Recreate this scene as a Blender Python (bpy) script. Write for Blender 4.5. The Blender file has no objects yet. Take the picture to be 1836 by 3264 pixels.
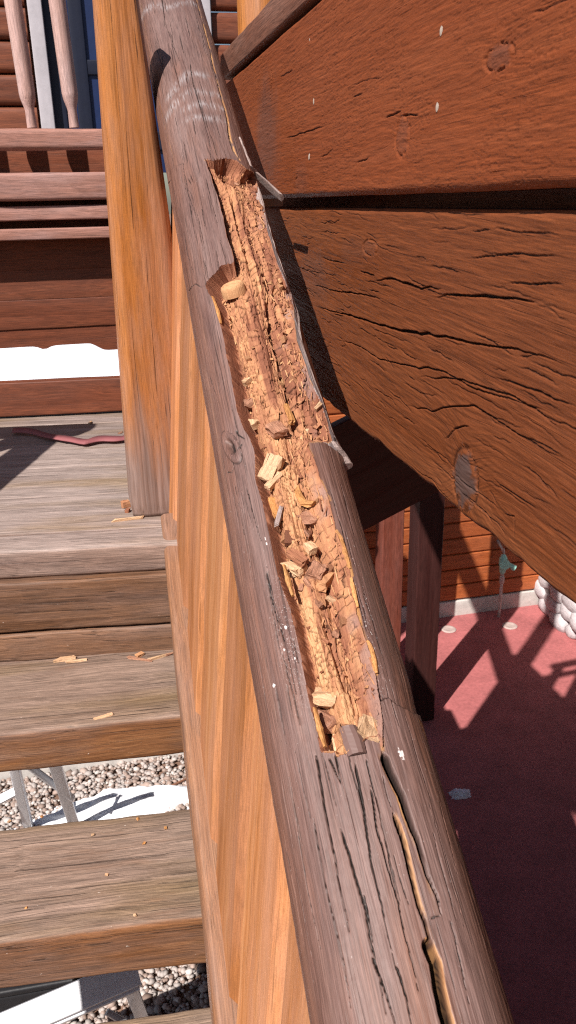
import bpy, bmesh, math, random
import numpy as np
from mathutils import Matrix, Vector

random.seed(7)
rng = np.random.default_rng(11)
S = bpy.context.scene
COL = S.collection
GROUND = -2.8          # metres below the lens; everything is lifted by this at the end

# ------------------------------------------------------------------ camera
FPX, CX, CY = 2600.0, 918.0, 1632.0          # focal length and centre of the 1836 x 3264 photograph
def _cam(p): return np.array([p[0] - CX, -(p[1] - CY), -FPX], float)
def nrm(v):
    v = np.asarray(v, float); return v / np.linalg.norm(v)
_a = _cam((281, 654)); YW = nrm(_a)
_ny = CY + (_a[0] * (1080 - CX) + FPX * FPX) / _a[1]
ZW = -nrm(_cam((1080, _ny))); XW = np.cross(YW, ZW)
MC = np.array([XW, YW, ZW])
def ray(p): return MC @ _cam(p)
def onz(p, z): r = ray(p); return r * (z / r[2])
def onx(p, x): r = ray(p); return r * (x / r[0])
def ony(p, y): r = ray(p); return r * (y / r[1])

cd = bpy.data.cameras.new('camera'); cam = bpy.data.objects.new('camera', cd); COL.objects.link(cam)
cd.sensor_fit = 'HORIZONTAL'; cd.sensor_width = 36.0; cd.lens = 36.0 * FPX / 1836.0
cd.clip_start = 0.02; cd.clip_end = 500
cd.dof.use_dof = True; cd.dof.focus_distance = 1.05; cd.dof.aperture_fstop = 36
cam.matrix_world = Matrix(MC.tolist()).to_4x4()
S.camera = cam

# ------------------------------------------------------------------ sky, sun, exposure
SUN_EL, SUN_AZ = math.radians(47), math.radians(45)      # light travels towards +x, +y
w = bpy.data.worlds.new('World'); S.world = w; w.use_nodes = True
nt = w.node_tree
sky = nt.nodes.new('ShaderNodeTexSky'); sky.sky_type = 'NISHITA'; sky.sun_disc = False
sky.sun_elevation = SUN_EL; sky.sun_rotation = math.radians(225)
bg = nt.nodes['Background']; bg.inputs['Strength'].default_value = 0.05
nt.links.new(sky.outputs[0], bg.inputs['Color'])
ld = bpy.data.lights.new('sun', 'SUN'); sun = bpy.data.objects.new('sun', ld); COL.objects.link(sun)
ld.energy = 5.0; ld.angle = math.radians(0.5); ld.color = (1.0, 0.93, 0.87)
LDIR = Vector((math.cos(SUN_EL) * math.sin(SUN_AZ), math.cos(SUN_EL) * math.cos(SUN_AZ), -math.sin(SUN_EL)))
sun.rotation_euler = LDIR.to_track_quat('-Z', 'Y').to_euler()
sun.location = (-4, -4, 6)
vs = S.view_settings; vs.view_transform = 'Standard'; vs.look = 'None'; vs.exposure = 0.6; vs.gamma = 1
vs.use_curve_mapping = False
S.cycles.use_denoising = False; S.cycles.filter_width = 1.15
S.cycles.caustics_reflective = False; S.cycles.caustics_refractive = False; S.cycles.sample_clamp_indirect = 3.0

# ------------------------------------------------------------------ numpy noise
def _hash(ix, iy, seed):
    h = (ix.astype(np.int64) * 374761393 + iy.astype(np.int64) * 668265263 + seed * 974711) & 0xffffffff
    h = ((h ^ (h >> 13)) * 1274126177) & 0xffffffff
    h = ((h ^ (h >> 16)) * 2246822519) & 0xffffffff
    return ((h ^ (h >> 15)) & 0xffff) / 65535.0
def vnoise(x, y, seed=0):
    x = np.asarray(x, float); y = np.asarray(y, float)
    x, y = np.broadcast_arrays(x, y)
    ix = np.floor(x); iy = np.floor(y); fx = x - ix; fy = y - iy
    fx = fx * fx * (3 - 2 * fx); fy = fy * fy * (3 - 2 * fy)
    a = _hash(ix, iy, seed); b = _hash(ix + 1, iy, seed); c = _hash(ix, iy + 1, seed); d = _hash(ix + 1, iy + 1, seed)
    return (a + (b - a) * fx) * (1 - fy) + (c + (d - c) * fx) * fy
def fbm(x, y, seed=0, oct=4):
    t = 0; a = .5; tot = 0
    for i in range(oct):
        t = t + a * vnoise(x * 2 ** i, y * 2 ** i, seed + 17 * i); tot += a; a *= .5
    return t / tot
def voronoi(x, y, seed=0, jit=.85):
    """first and second distance and a random number per cell"""
    ix = np.floor(x); iy = np.floor(y)
    f1 = np.full(x.shape, 9.); f2 = np.full(x.shape, 9.); cid = np.zeros(x.shape)
    for dx in (-1, 0, 1):
        for dy in (-1, 0, 1):
            gx, gy = ix + dx, iy + dy
            px = gx + .5 + jit * (_hash(gx, gy, seed) - .5); py = gy + .5 + jit * (_hash(gx, gy, seed + 5) - .5)
            d = np.maximum(np.abs(px - x), np.abs(py - y)) * .7 + .3 * np.hypot(px - x, py - y)
            h = _hash(gx, gy, seed + 9)
            nearer = d < f1
            f2 = np.where(nearer, f1, np.minimum(f2, d)); cid = np.where(nearer, h, cid); f1 = np.where(nearer, d, f1)
    return f1, f2, cid
def sstep(a, b, x):
    t = np.clip((x - a) / (b - a), 0, 1); return t * t * (3 - 2 * t)
def line_dist(U, V, pts, reach=.05):
    """distance of grid points to a polyline, its parameter 0..1 along it and the signed side"""
    pts = np.asarray(pts, float)
    D = np.full(U.shape, 9.); T = np.zeros(U.shape); SD = np.zeros(U.shape)
    m = (U > pts[:, 0].min() - reach) & (U < pts[:, 0].max() + reach) & (V > pts[:, 1].min() - reach) & (V < pts[:, 1].max() + reach)
    if not m.any(): return D, T, SD
    u, v = U[m], V[m]
    seg = np.hypot(*(pts[1:] - pts[:-1]).T); cum = np.concatenate([[0], np.cumsum(seg)]); L = cum[-1]
    dd = np.full(u.shape, 9.); tt = np.zeros(u.shape); ss = np.zeros(u.shape)
    for i in range(len(pts) - 1):
        a, b = pts[i], pts[i + 1]; e = b - a; l2 = e @ e
        k = np.clip(((u - a[0]) * e[0] + (v - a[1]) * e[1]) / l2, 0, 1)
        qx, qy = u - a[0] - k * e[0], v - a[1] - k * e[1]
        d = np.hypot(qx, qy); q = d < dd
        dd = np.where(q, d, dd); tt = np.where(q, (cum[i] + k * seg[i]) / L, tt)
        ss = np.where(q, np.sign(e[0] * qy - e[1] * qx), ss)
    D[m] = dd; T[m] = tt; SD[m] = ss
    return D, T, SD
def inside(U, V, poly):
    poly = np.asarray(poly, float); r = np.zeros(U.shape, bool)
    m = (U > poly[:, 0].min()) & (U < poly[:, 0].max())
    u, v = U[m], V[m]; c = np.zeros(u.shape, bool); j = len(poly) - 1
    for i in range(len(poly)):
        xi, yi = poly[i]; xj, yj = poly[j]
        if xi != xj:
            k = ((xi > u) != (xj > u)) & (v < (yj - yi) * (u - xi) / (xj - xi) + yi); c ^= k
        j = i
    r[m] = c
    return r

# ------------------------------------------------------------------ materials
def mat(name):
    m = bpy.data.materials.new(name); m.use_nodes = True
    return m, m.node_tree, m.node_tree.nodes['Principled BSDF']
class NB:
    """small node-building helper"""
    def __init__(s, t): s.t = t
    def n(s, typ, **kw):
        o = s.t.nodes.new(typ)
        for k, v in kw.items(): setattr(o, k, v)
        return o
    def l(s, a, b): s.t.links.new(a, b)
    def noise(s, vec, scale, detail=4, rough=.55, w=None, dist=0):
        o = s.n('ShaderNodeTexNoise'); o.noise_dimensions = '4D' if w is not None else '3D'
        o.inputs['Scale'].default_value = scale; o.inputs['Detail'].default_value = detail
        o.inputs['Roughness'].default_value = rough; o.inputs['Distortion'].default_value = dist
        s.l(vec, o.inputs['Vector'])
        if w is not None: s.l(w, o.inputs['W'])
        return o.outputs['Fac']
    def map(s, vec, sc):
        o = s.n('ShaderNodeMapping'); o.inputs['Scale'].default_value = sc; s.l(vec, o.inputs['Vector']); return o.outputs[0]
    def math(s, op, a, b=None, c=None, clamp=False):
        o = s.n('ShaderNodeMath', operation=op); o.use_clamp = clamp
        for i, x in enumerate((a, b, c)):
            if x is None: continue
            if isinstance(x, (int, float)): o.inputs[i].default_value = x
            else: s.l(x, o.inputs[i])
        return o.outputs[0]
    def ramp(s, fac, stops, interp='LINEAR'):
        o = s.n('ShaderNodeValToRGB'); r = o.color_ramp; r.interpolation = interp
        while len(r.elements) > 1: r.elements.remove(r.elements[-1])
        r.elements[0].position = stops[0][0]; r.elements[0].color = (*stops[0][1], 1) if len(stops[0][1]) == 3 else stops[0][1]
        for p, c in stops[1:]:
            e = r.elements.new(p); e.color = (*c, 1)
        s.l(fac, o.inputs[0]); return o.outputs[0]
    def mix(s, fac, a, b, mode='MIX'):
        o = s.n('ShaderNodeMix', data_type='RGBA', blend_type=mode)
        for i, x in ((0, fac), (6, a), (7, b)):
            if isinstance(x, (int, float)): o.inputs[i].default_value = x
            elif isinstance(x, tuple): o.inputs[i].default_value = (*x, 1)
            else: s.l(x, o.inputs[i])
        return o.outputs[2]
    def attr(s, name): return s.n('ShaderNodeAttribute', attribute_name=name)
    def rng(s, v, a, b, c=0., d=1.):
        o = s.n('ShaderNodeMapRange'); o.clamp = True
        s.l(v, o.inputs[0])
        for i, x in enumerate((a, b, c, d)): o.inputs[i + 1].default_value = x
        return o.outputs[0]
    def bump(s, h, strength, dist, normal=None):
        o = s.n('ShaderNodeBump'); o.inputs['Strength'].default_value = strength; o.inputs['Distance'].default_value = dist
        s.l(h, o.inputs['Height'])
        if normal is not None: s.l(normal, o.inputs['Normal'])
        return o.outputs[0]
g3 = lambda v: (v, v, v)
def wood(name, dark, mid, light, rough=.55, fibre=1.0, band=1.0, gray=None, gray_amt=.5, top=None, specks=0.0,
         coords='object', bump=.4, spec=.35, cracks=.35, scale=1.0, crisp=.5, ff=620, foot=None, tone=.13):
    """timber: grain runs along local X; gray = weathered tone in blotches; top = worn tone on faces looking up"""
    m, t, p = mat(name); b = NB(t)
    oi = b.n('ShaderNodeObjectInfo')
    if coords == 'object':
        co = b.n('ShaderNodeTexCoord').outputs['Object']; wv = b.math('MULTIPLY', oi.outputs['Random'], 37.0)
    else:
        co = b.attr('gco').outputs['Vector']; wv = b.math('MULTIPLY', oi.outputs['Random'], 37.0)
    warp = b.noise(b.map(co, (2.2, 9, 9)), scale, 2, .5, wv)
    wob = b.n('ShaderNodeVectorMath', operation='MULTIPLY_ADD')
    cmb = b.n('ShaderNodeCombineXYZ'); b.l(warp, cmb.inputs[1]); b.l(warp, cmb.inputs[2])
    b.l(cmb.outputs[0], wob.inputs[0]); wob.inputs[1].default_value = (0, .03, .03); b.l(co, wob.inputs[2])
    cw = wob.outputs[0]
    f1 = b.noise(b.map(cw, (5, 210, 210)), scale, 4, .6, wv)
    f2 = b.noise(b.map(cw, (2.0, 48, 48)), scale, 3, .5, wv)
    f3 = b.noise(b.map(cw, (.7, 11, 11)), scale, 2, .5, wv)
    v = b.math('ADD', b.math('MULTIPLY', f1, .30 * fibre), b.math('MULTIPLY', f2, .45 * band))
    v = b.math('ADD', v, b.math('MULTIPLY', f3, .5 * band))
    off = .5 - .5 * (.30 * fibre + .95 * band)
    v = b.math('ADD', v, off)
    c = b.ramp(v, [(.24, dark), (.5, mid), (.76, light)])
    if gray is not None:
        gn = b.noise(b.map(co, (3, 16, 16)), scale, 5, .65, wv)
        c = b.mix(b.math('MULTIPLY', b.rng(gn, .42, .66), gray_amt), c, gray)
    if top is not None:
        no = b.n('ShaderNodeTexCoord').outputs['Normal']; sx = b.n('ShaderNodeSeparateXYZ'); b.l(no, sx.inputs[0])
        tn = b.noise(b.map(co, (5, 40, 40)), scale, 5, .65, wv)
        up = b.rng(b.math('ADD', sx.outputs[2], b.math('MULTIPLY', b.math('SUBTRACT', tn, .5), .9)), .55, .95)
        oc = b.rng(b.noise(b.map(co, (1.6, 9, 9)), scale * 1.3, 3, .5, wv), .46, .66)
        tc = b.ramp(b.math('ADD', b.math('MULTIPLY', f1, .45), b.math('ADD', b.math('MULTIPLY', f2, .3), b.math('MULTIPLY', tn, .25))), [(.32, tuple(x * .5 for x in top)), (.5, top), (.68, tuple(min(.9, x * 1.5) for x in top))])
        tc = b.mix(b.math('MULTIPLY', oc, .7), tc, b.ramp(f1, [(.35, (.13, .082, .036)), (.65, (.27, .18, .095))]))
        c = b.mix(up, c, tc)
    ck = b.rng(b.noise(b.map(cw, (1.7, 290, 290)), scale, 3, .5, wv), .635, .675)
    c = b.mix(b.math('MULTIPLY', ck, cracks), c, tuple(x * .18 for x in dark))
    f0 = b.noise(b.map(cw, (16, ff, ff)), scale, 3, .65, wv)
    sc_ = b.n('ShaderNodeVectorMath', operation='SCALE'); b.l(c, sc_.inputs[0]); b.l(b.math('MULTIPLY', b.rng(f0, .32, .68, 1 - crisp, 1 + crisp * .8), b.math('MULTIPLY', b.rng(oi.outputs['Random'], 0, 1, 1 - tone, 1 + tone), b.rng(b.noise(co, 620, 2, .7), .3, .7, .84, 1.17))), sc_.inputs['Scale']); c = sc_.outputs[0]
    if foot is not None:
        sx2 = b.n('ShaderNodeSeparateXYZ'); b.l(co, sx2.inputs[0])
        fm = b.rng(b.math('ADD', sx2.outputs[0], b.math('MULTIPLY', b.math('SUBTRACT', f2, .5), .5)), foot, foot * .25)
        c = b.mix(b.math('MULTIPLY', fm, .85), c, b.ramp(f1, [(.35, (.12, .085, .075)), (.65, (.26, .20, .185))]))
    if specks:
        sp = b.rng(b.noise(b.map(co, (90, 260, 260)), scale, 2, .5, wv), .74, .78)
        c = b.mix(b.math('MULTIPLY', sp, specks), c, (.62, .55, .48))
    if coords != 'object':
        c = b.mix(b.attr('gray').outputs['Fac'], c, b.ramp(f1, [(.35, (.045, .032, .030)), (.65, (.105, .078, .074))]))
        c = b.mix(b.attr('crack').outputs['Fac'], c, tuple(x * .12 for x in dark))
        c = b.mix(b.attr('fresh').outputs['Fac'], c, b.ramp(f1, [(.35, (.52, .26, .09)), (.65, (.72, .46, .19))]))
    b.l(c, p.inputs['Base Color'])
    b.l(b.rng(f2, .3, .7, rough - .1, rough + .12), p.inputs['Roughness'])
    p.inputs['Specular IOR Level'].default_value = spec
    h = b.math('SUBTRACT', b.math('ADD', b.math('ADD', b.math('MULTIPLY', f1, .4), b.math('MULTIPLY', f0, .4)), b.math('MULTIPLY', f2, .2)), b.math('MULTIPLY', ck, .8))
    b.l(b.bump(h, bump, .0018), p.inputs['Normal'])
    return m
def plain(name, col, rough=.7, noise=.25, sc=30, metal=0., bump=.2, spec=.4, tint=None, bd=.004):
    m, t, p = mat(name); b = NB(t); co = b.n('ShaderNodeTexCoord').outputs['Object']
    n1 = b.noise(co, sc, 6, .6); n2 = b.noise(co, sc * .12, 4, .6)
    f = b.math('ADD', b.math('MULTIPLY', n1, .5), b.math('MULTIPLY', n2, .5))
    lo = tuple(x * (1 - noise) for x in col); hi = tint or tuple(min(1, x * (1 + noise)) for x in col)
    b.l(b.ramp(f, [(.32, lo), (.68, hi)]), p.inputs['Base Color'])
    p.inputs['Roughness'].default_value = rough; p.inputs['Metallic'].default_value = metal
    p.inputs['Specular IOR Level'].default_value = spec
    if bump: b.l(b.bump(n1, bump, bd), p.inputs['Normal'])
    return m

M = {}
M['rail'] = None
M['tan'] = wood('tan_cedar', (.215, .070, .016), (.395, .155, .050), (.56, .275, .125), .68, tone=.2, band=1.15, gray=(.46, .22, .13), gray_amt=.6, bump=.3, spec=.4, cracks=.35, crisp=.25)
M['tan_base'] = wood('tan_cedar_dulled', (.15, .065, .032), (.25, .118, .060), (.34, .18, .10), .55, crisp=.35, gray=(.2, .13, .11), gray_amt=.7, bump=.4)
M['post'] = wood('golden_log', (.215, .066, .013), (.39, .140, .032), (.49, .21, .070), .42, gray=(.36, .19, .125), gray_amt=.75, crisp=.3, bump=.35, cracks=.75, scale=.9, foot=.30)
M['tread'] = wood('weathered_tread', (.085, .033, .012), (.19, .080, .030), (.32, .16, .070), .62, fibre=1.8, band=1.15, gray=(.20, .145, .125), gray_amt=.5, top=(.255, .178, .138), specks=.8, bump=.7, cracks=.6)
M['tread_gray'] = wood('gray_landing', (.12, .075, .06), (.22, .15, .12), (.32, .23, .19), .62, fibre=1.6, band=1.1, gray=(.27, .21, .19), gray_amt=.5, top=(.285, .225, .20), specks=.7, bump=.6, cracks=.45)
M['riser'] = wood('brown_riser', (.07, .030, .014), (.15, .074, .038), (.24, .13, .075), .6, fibre=1.8, band=1.1, gray=(.15, .105, .09), gray_amt=.5, specks=.6, bump=.7, cracks=.6)
M['fardeck'] = wood('faded_red_wood', (.23, .105, .075), (.345, .170, .130), (.44, .25, .205), .6, gray=(.36, .24, .23), gray_amt=.6, bump=.3)
M['baluster_far'] = wood('pale_pink_wood', (.30, .17, .14), (.46, .29, .25), (.56, .40, .36), .55, gray=(.5, .38, .38), gray_amt=.5, bump=.2, cracks=.3)
M['darkwall'] = wood('dark_red_boards', (.085, .022, .009), (.165, .046, .020), (.23, .075, .034), .6, gray=(.08, .03, .02), gray_amt=.6, bump=.3)
M['beam'] = wood('redwood_beam', (.10, .022, .012), (.165, .045, .028), (.23, .075, .05), .55, gray=(.16, .07, .06), gray_amt=.4, bump=.25)
M['shade_dark'] = wood('shade_darkened_timber', (.024, .006, .005), (.046, .013, .011), (.07, .022, .018), .55, bump=.2, cracks=.2)  # near-black: shade on the post and brace is put into the base colour
M['siding'] = wood('orange_siding', (.24, .055, .014), (.36, .095, .028), (.46, .15, .05), .5, gray=(.3, .10, .05), gray_amt=.4, bump=.15, cracks=.15)
M['boardA'] = wood('redbrown_sawn_board', (.145, .032, .009), (.200, .049, .014), (.255, .074, .025), .6, fibre=.9, band=.36, coords='attr', bump=.30, spec=.3, cracks=.08, crisp=.28, ff=800)
M['boardB'] = wood('brown_checked_board', (.092, .023, .007), (.162, .045, .013), (.220, .074, .025), .58, fibre=1.1, band=.65, coords='attr', bump=.42, spec=.35, cracks=.35, crisp=.36, ff=700)
M['cap'] = wood('brown_cap_strip', (.085, .032, .018), (.15, .06, .036), (.21, .095, .06), .6, gray=(.17, .10, .08), gray_amt=.5, bump=.5)
M['patio'] = plain('red_painted_concrete', (.38, .120, .118), .75, .30, 45, bump=.35)
M['concrete'] = plain('pale_concrete', (.52, .49, .46), .85, .2, 30, bump=.4)
M['earth'] = plain('brown_earth', (.20, .12, .085), .95, .4, 30, bump=.8)
M['snow'] = plain('snow', (.86, .88, .92), .6, .05, 20, bump=.5)
M['alu'] = plain('aluminium', (.62, .63, .66), .38, .1, 60, metal=.7, bump=.05)
M['black'] = plain('black_plastic', (.012, .012, .014), .5, .3, 40)
M['pipe'] = plain('galvanised_pipe', (.42, .38, .36), .5, .2, 60, metal=.4)
M['brass'] = plain('verdigris_tap', (.30, .60, .52), .5, .25, 80, bump=.3)
M['blue'] = plain('blue_door_paint', (.008, .020, .075), .45, .2, 20)
M['navy'] = plain('dark_blue_paint', (.004, .007, .022), .5, .2, 20)
M['frame'] = plain('gray_white_trim', (.42, .40, .43), .6, .12, 30)
M['strap'] = plain('faded_red_strap', (.25, .080, .085), .7, .15, 60)
M['nail'] = plain('gray_plug', (.36, .30, .25), .6, .3, 300)
M['drain'] = plain('gray_cover', (.42, .33, .30), .6, .2, 40)
M['stone'] = plain('pale_stone', (.50, .46, .47), .85, .35, 18, bump=.8)
M['mortar'] = plain('dark_mortar', (.16, .13, .13), .95, .3, 40)
def pebble_mat():
    m, t, p = mat('river_pebbles'); b = NB(t)
    a = b.attr('tone').outputs['Fac']
    c = b.ramp(a, [(0, (.18, .125, .10)), (.3, (.38, .285, .24)), (.55, (.45, .39, .36)), (.8, (.33, .295, .275)), (1, (.60, .54, .50))])
    b.l(c, p.inputs['Base Color']); p.inputs['Roughness'].default_value = .7
    return m
M['pebble'] = pebble_mat()

def rail_mat():
    m, t, p = mat('weathered_rail_log'); b = NB(t)
    co = b.attr('gco').outputs['Vector']
    f1 = b.noise(b.map(co, (9, 420, 420)), 1, 4, .6)
    f2 = b.noise(b.map(co, (3, 70, 70)), 1, 4, .55)
    f3 = b.noise(b.map(co, (6, 18, 18)), 1, 5, .6)
    v = b.math('ADD', b.math('MULTIPLY', f1, .25), b.math('ADD', b.math('MULTIPLY', f2, .35), b.math('MULTIPLY', f3, .4)))
    c = b.ramp(v, [(.28, (.094, .048, .040)), (.5, (.154, .090, .077)), (.72, (.212, .140, .125))])
    red = b.noise(b.map(co, (2, 14, 14)), 1.7, 4, .55)
    c = b.mix(b.math('MULTIPLY', b.rng(red, .5, .72), .6), c, (.175, .070, .038))
    # the flanks keep more of the old red-brown stain than the trodden top
    c = b.mix(b.math('MULTIPLY', b.attr('flank').outputs['Fac'], .75), c, b.ramp(f2, [(.3, (.075, .026, .014)), (.55, (.15, .060, .034)), (.75, (.23, .105, .058))]))
    ck = b.rng(b.noise(b.map(co, (4.5, 300, 300)), 1, 3, .5), .63, .70)
    c = b.mix(b.math('MULTIPLY', ck, .65), c, (.022, .012, .010))
    f0 = b.noise(b.map(co, (22, 900, 900)), 1, 3, .65)
    sc_ = b.n('ShaderNodeVectorMath', operation='SCALE'); b.l(c, sc_.inputs[0]); b.l(b.rng(f0, .32, .68, .6, 1.35), sc_.inputs['Scale']); c = sc_.outputs[0]
    sp = b.rng(b.noise(b.map(co, (240, 500, 500)), 1, 1, .5), .76, .80)
    c = b.mix(b.math('MULTIPLY', sp, .35), c, (.5, .44, .42))
    c = b.mix(b.attr('scuff').outputs['Fac'], c, b.ramp(f1, [(.4, (.19, .15, .145)), (.62, (.44, .42, .43))]))
    c = b.mix(b.attr('crack').outputs['Fac'], c, (.013, .007, .005))
    c = b.mix(b.attr('fresh').outputs['Fac'], c, b.ramp(f1, [(.35, (.30, .13, .05)), (.65, (.50, .27, .11))]))
    c = b.mix(b.attr('white').outputs['Fac'], c, (.75, .72, .70))
    b.l(c, p.inputs['Base Color'])
    gl = b.attr('gloss').outputs['Fac']
    r = b.math('SUBTRACT', b.rng(f2, .3, .7, .50, .66), b.math('MULTIPLY', gl, .36))
    b.l(r, p.inputs['Roughness']); p.inputs['Specular IOR Level'].default_value = .5
    h = b.math('SUBTRACT', b.math('ADD', b.math('MULTIPLY', f1, .5), b.math('MULTIPLY', f0, .5)), ck)
    b.l(b.bump(h, .6, .0010), p.inputs['Normal'])
    # worn varnish: a lumpy clear film left on the shoulders
    b.l(b.math('MULTIPLY', gl, 1.0), p.inputs['Coat Weight']); p.inputs['Coat Roughness'].default_value = .30
    pe = b.noise(b.map(co, (170, 420, 420)), 1, 2, .6)
    b.l(b.bump(pe, .9, .0032), p.inputs['Coat Normal'])
    return m
def rot_mat(name='rotten_wood', attr=True):
    m, t, p = mat(name); b = NB(t)
    if attr:
        co = b.attr('gco').outputs['Vector']; tone = b.attr('tone').outputs['Fac']
    else:
        co = b.n('ShaderNodeTexCoord').outputs['Object']; tone = b.n('ShaderNodeObjectInfo').outputs['Random']
    f1 = b.noise(b.map(co, (40, 640, 640)), 1, 4, .7)
    f2 = b.noise(b.map(co, (120, 160, 160)), 1, 4, .6)
    v = b.math('ADD', b.math('MULTIPLY', tone, .56), b.math('ADD', b.math('MULTIPLY', f1, .36), b.math('MULTIPLY', f2, .20)))
    c = b.ramp(v, [(.18, (.15, .055, .034)), (.38, (.29, .118, .066)), (.55, (.40, .185, .098)), (.72, (.49, .245, .122)), (.92, (.62, .37, .19))])
    if attr:
        c = b.mix(b.attr('crack').outputs['Fac'], c, (.05, .016, .009))
        c = b.mix(b.attr('gray').outputs['Fac'], c, (.30, .21, .19))
    b.l(c, p.inputs['Base Color']); p.inputs['Roughness'].default_value = .85; p.inputs['Specular IOR Level'].default_value = .2
    h = b.math('ADD', f1, b.math('MULTIPLY', f2, .6))
    b.l(b.bump(h, .9, .0016), p.inputs['Normal'])
    return m
M['rail'] = rail_mat(); M['rot'] = rot_mat(); M['rotblock'] = rot_mat('rotten_block', False)
M['yellow'] = wood('fresh_split_wood', (.30, .125, .045), (.47, .22, .075), (.60, .34, .14), .6, bump=.6, cracks=.2, scale=4)
M['pale'] = wood('pale_split_wood', (.38, .21, .11), (.53, .33, .19), (.66, .47, .30), .65, bump=.6, cracks=.25, scale=4)
M['grayedge'] = wood('silvered_wood', (.17, .12, .11), (.29, .22, .20), (.42, .34, .31), .55, bump=.7, cracks=.4, scale=2)
M['brownchip'] = wood('brown_chip', (.20, .085, .05), (.33, .16, .098), (.43, .24, .15), .7, bump=.6, cracks=.3, scale=4)

# ------------------------------------------------------------------ object helpers
WM = {}                                                   # world matrices of everything built
def tag(o, label, cat, group=None, kind=None):
    if label: o['label'] = label
    if cat: o['category'] = cat
    if group: o['group'] = group
    if kind: o['kind'] = kind
    return o
def place(o, mw, parent):
    WM[o.name] = mw
    if parent is not None:
        o.parent = parent; o.matrix_basis = WM[parent.name].inverted() @ mw
    else: o.matrix_basis = mw
    return o
def frame(origin, xaxis=(1, 0, 0), up=(0, 0, 1)):
    x = nrm(xaxis); z = np.array(up, float); z = nrm(z - (z @ x) * x); y = np.cross(z, x)
    m = Matrix(((x[0], y[0], z[0], origin[0]), (x[1], y[1], z[1], origin[1]), (x[2], y[2], z[2], origin[2]), (0, 0, 0, 1)))
    return m
def empty(name, loc, label, cat, group=None, kind=None):
    o = bpy.data.objects.new(name, None); COL.objects.link(o); o.empty_display_size = .05
    place(o, Matrix.Translation(Vector([float(x) for x in loc])), None)
    return tag(o, label, cat, group, kind)
def fast_mesh(name, V, F, smooth=True, attrs=None):
    V = np.ascontiguousarray(V, np.float32); F = np.asarray(F, np.int32); k = F.shape[1]
    me = bpy.data.meshes.new(name)
    me.vertices.add(len(V)); me.vertices.foreach_set('co', V.ravel())
    me.loops.add(F.size); me.loops.foreach_set('vertex_index', F.ravel())
    me.polygons.add(len(F)); me.polygons.foreach_set('loop_start', np.arange(0, F.size, k, dtype=np.int32))
    me.polygons.foreach_set('loop_total', np.full(len(F), k, np.int32))
    me.update(calc_edges=True)
    me.polygons.foreach_set('use_smooth', np.full(len(F), smooth))
    for an, (dt, arr) in (attrs or {}).items():
        a = me.attributes.new(an, dt, 'POINT')
        a.data.foreach_set('vector' if dt == 'FLOAT_VECTOR' else 'value', np.ascontiguousarray(arr, np.float32).ravel())
    return me
def obj_from(name, me, m, mw=None, parent=None):
    o = bpy.data.objects.new(name, me); COL.objects.link(o)
    if m is not None: me.materials.append(m)
    return place(o, mw or Matrix.Identity(4), parent)
def local(V, mw):
    i = np.array(mw.inverted()); return np.asarray(V) @ i[:3, :3].T + i[:3, 3]
def grid_faces(nu, nv):
    i = np.arange((nu - 1) * (nv - 1)); a = (i // (nv - 1)) * nv + i % (nv - 1)
    return np.stack([a, a + nv, a + nv + 1, a + 1], 1)
def sweep(name, L, sect, m, mw, parent=None, n=24, wob=.0, seed=0, scale=None, ends=True, smooth_angle=40, offs=None):
    """a bar along local X from 0 to L; sect = closed list of (y, z); wob = unevenness in metres"""
    sect = np.asarray(sect, float); k = len(sect)
    xs = np.linspace(0, L, n)
    V = np.zeros((n, k, 3)); V[:, :, 0] = xs[:, None]
    sc = np.ones(n) if scale is None else np.array([scale(x / L) for x in xs])
    V[:, :, 1] = sect[None, :, 0] * sc[:, None]; V[:, :, 2] = sect[None, :, 1] * sc[:, None]
    if wob:
        a = np.arctan2(sect[:, 1], sect[:, 0])
        q = fbm(xs[:, None] * 7 + seed * 3.1, np.cos(a)[None] * 1.5 + 5 + seed + np.sin(a)[None], seed, 3) - .5
        q += .5 * (fbm(xs[:, None] * 30 + seed, np.cos(a)[None] * 2 + np.sin(a)[None] * 3, seed + 3, 2) - .5)
        nn = sect / np.maximum(1e-6, np.hypot(sect[:, 0], sect[:, 1]))[:, None]
        V[:, :, 1] += q * wob * 2 * nn[None, :, 0]; V[:, :, 2] += q * wob * 2 * nn[None, :, 1]
    if offs is not None:
        for i, x in enumerate(xs):
            dy, dz = offs(x / L); V[i, :, 1] += dy; V[i, :, 2] += dz
    bm = bmesh.new()
    vs = [[bm.verts.new(V[i, j]) for j in range(k)] for i in range(n)]
    for i in range(n - 1):
        for j in range(k):
            bm.faces.new((vs[i][j], vs[i][(j + 1) % k], vs[i + 1][(j + 1) % k], vs[i + 1][j]))
    if ends:
        bm.faces.new(list(reversed(vs[0]))); bm.faces.new(vs[-1])
    bm.normal_update()
    for f in bm.faces: f.smooth = True
    for e in bm.edges:
        if len(e.link_faces) == 2 and e.calc_face_angle(0) > math.radians(smooth_angle): e.smooth = False
    me = bpy.data.meshes.new(name); bm.to_mesh(me); bm.free()
    return obj_from(name, me, m, mw, parent)
def rrect(wy, wz, r=.006, n=4):
    """rounded rectangle, counter-clockwise looking down -X"""
    pts = []
    for cy, cz, a0 in ((wy / 2 - r, wz / 2 - r, 0), (-wy / 2 + r, wz / 2 - r, 90), (-wy / 2 + r, -wz / 2 + r, 180), (wy / 2 - r, -wz / 2 + r, 270)):
        for i in range(n + 1):
            a = math.radians(a0 + 90 * i / n); pts.append((cy + r * math.cos(a), cz + r * math.sin(a)))
    # extra points on the long faces so unevenness can show
    out = []
    for i in range(len(pts)):
        p, q = pts[i], pts[(i + 1) % len(pts)]; out.append(p)
        d = math.hypot(q[0] - p[0], q[1] - p[1]); s = int(d / .03)
        for t in range(1, s + 1): out.append((p[0] + (q[0] - p[0]) * t / (s + 1), p[1] + (q[1] - p[1]) * t / (s + 1)))
    return out
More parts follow.
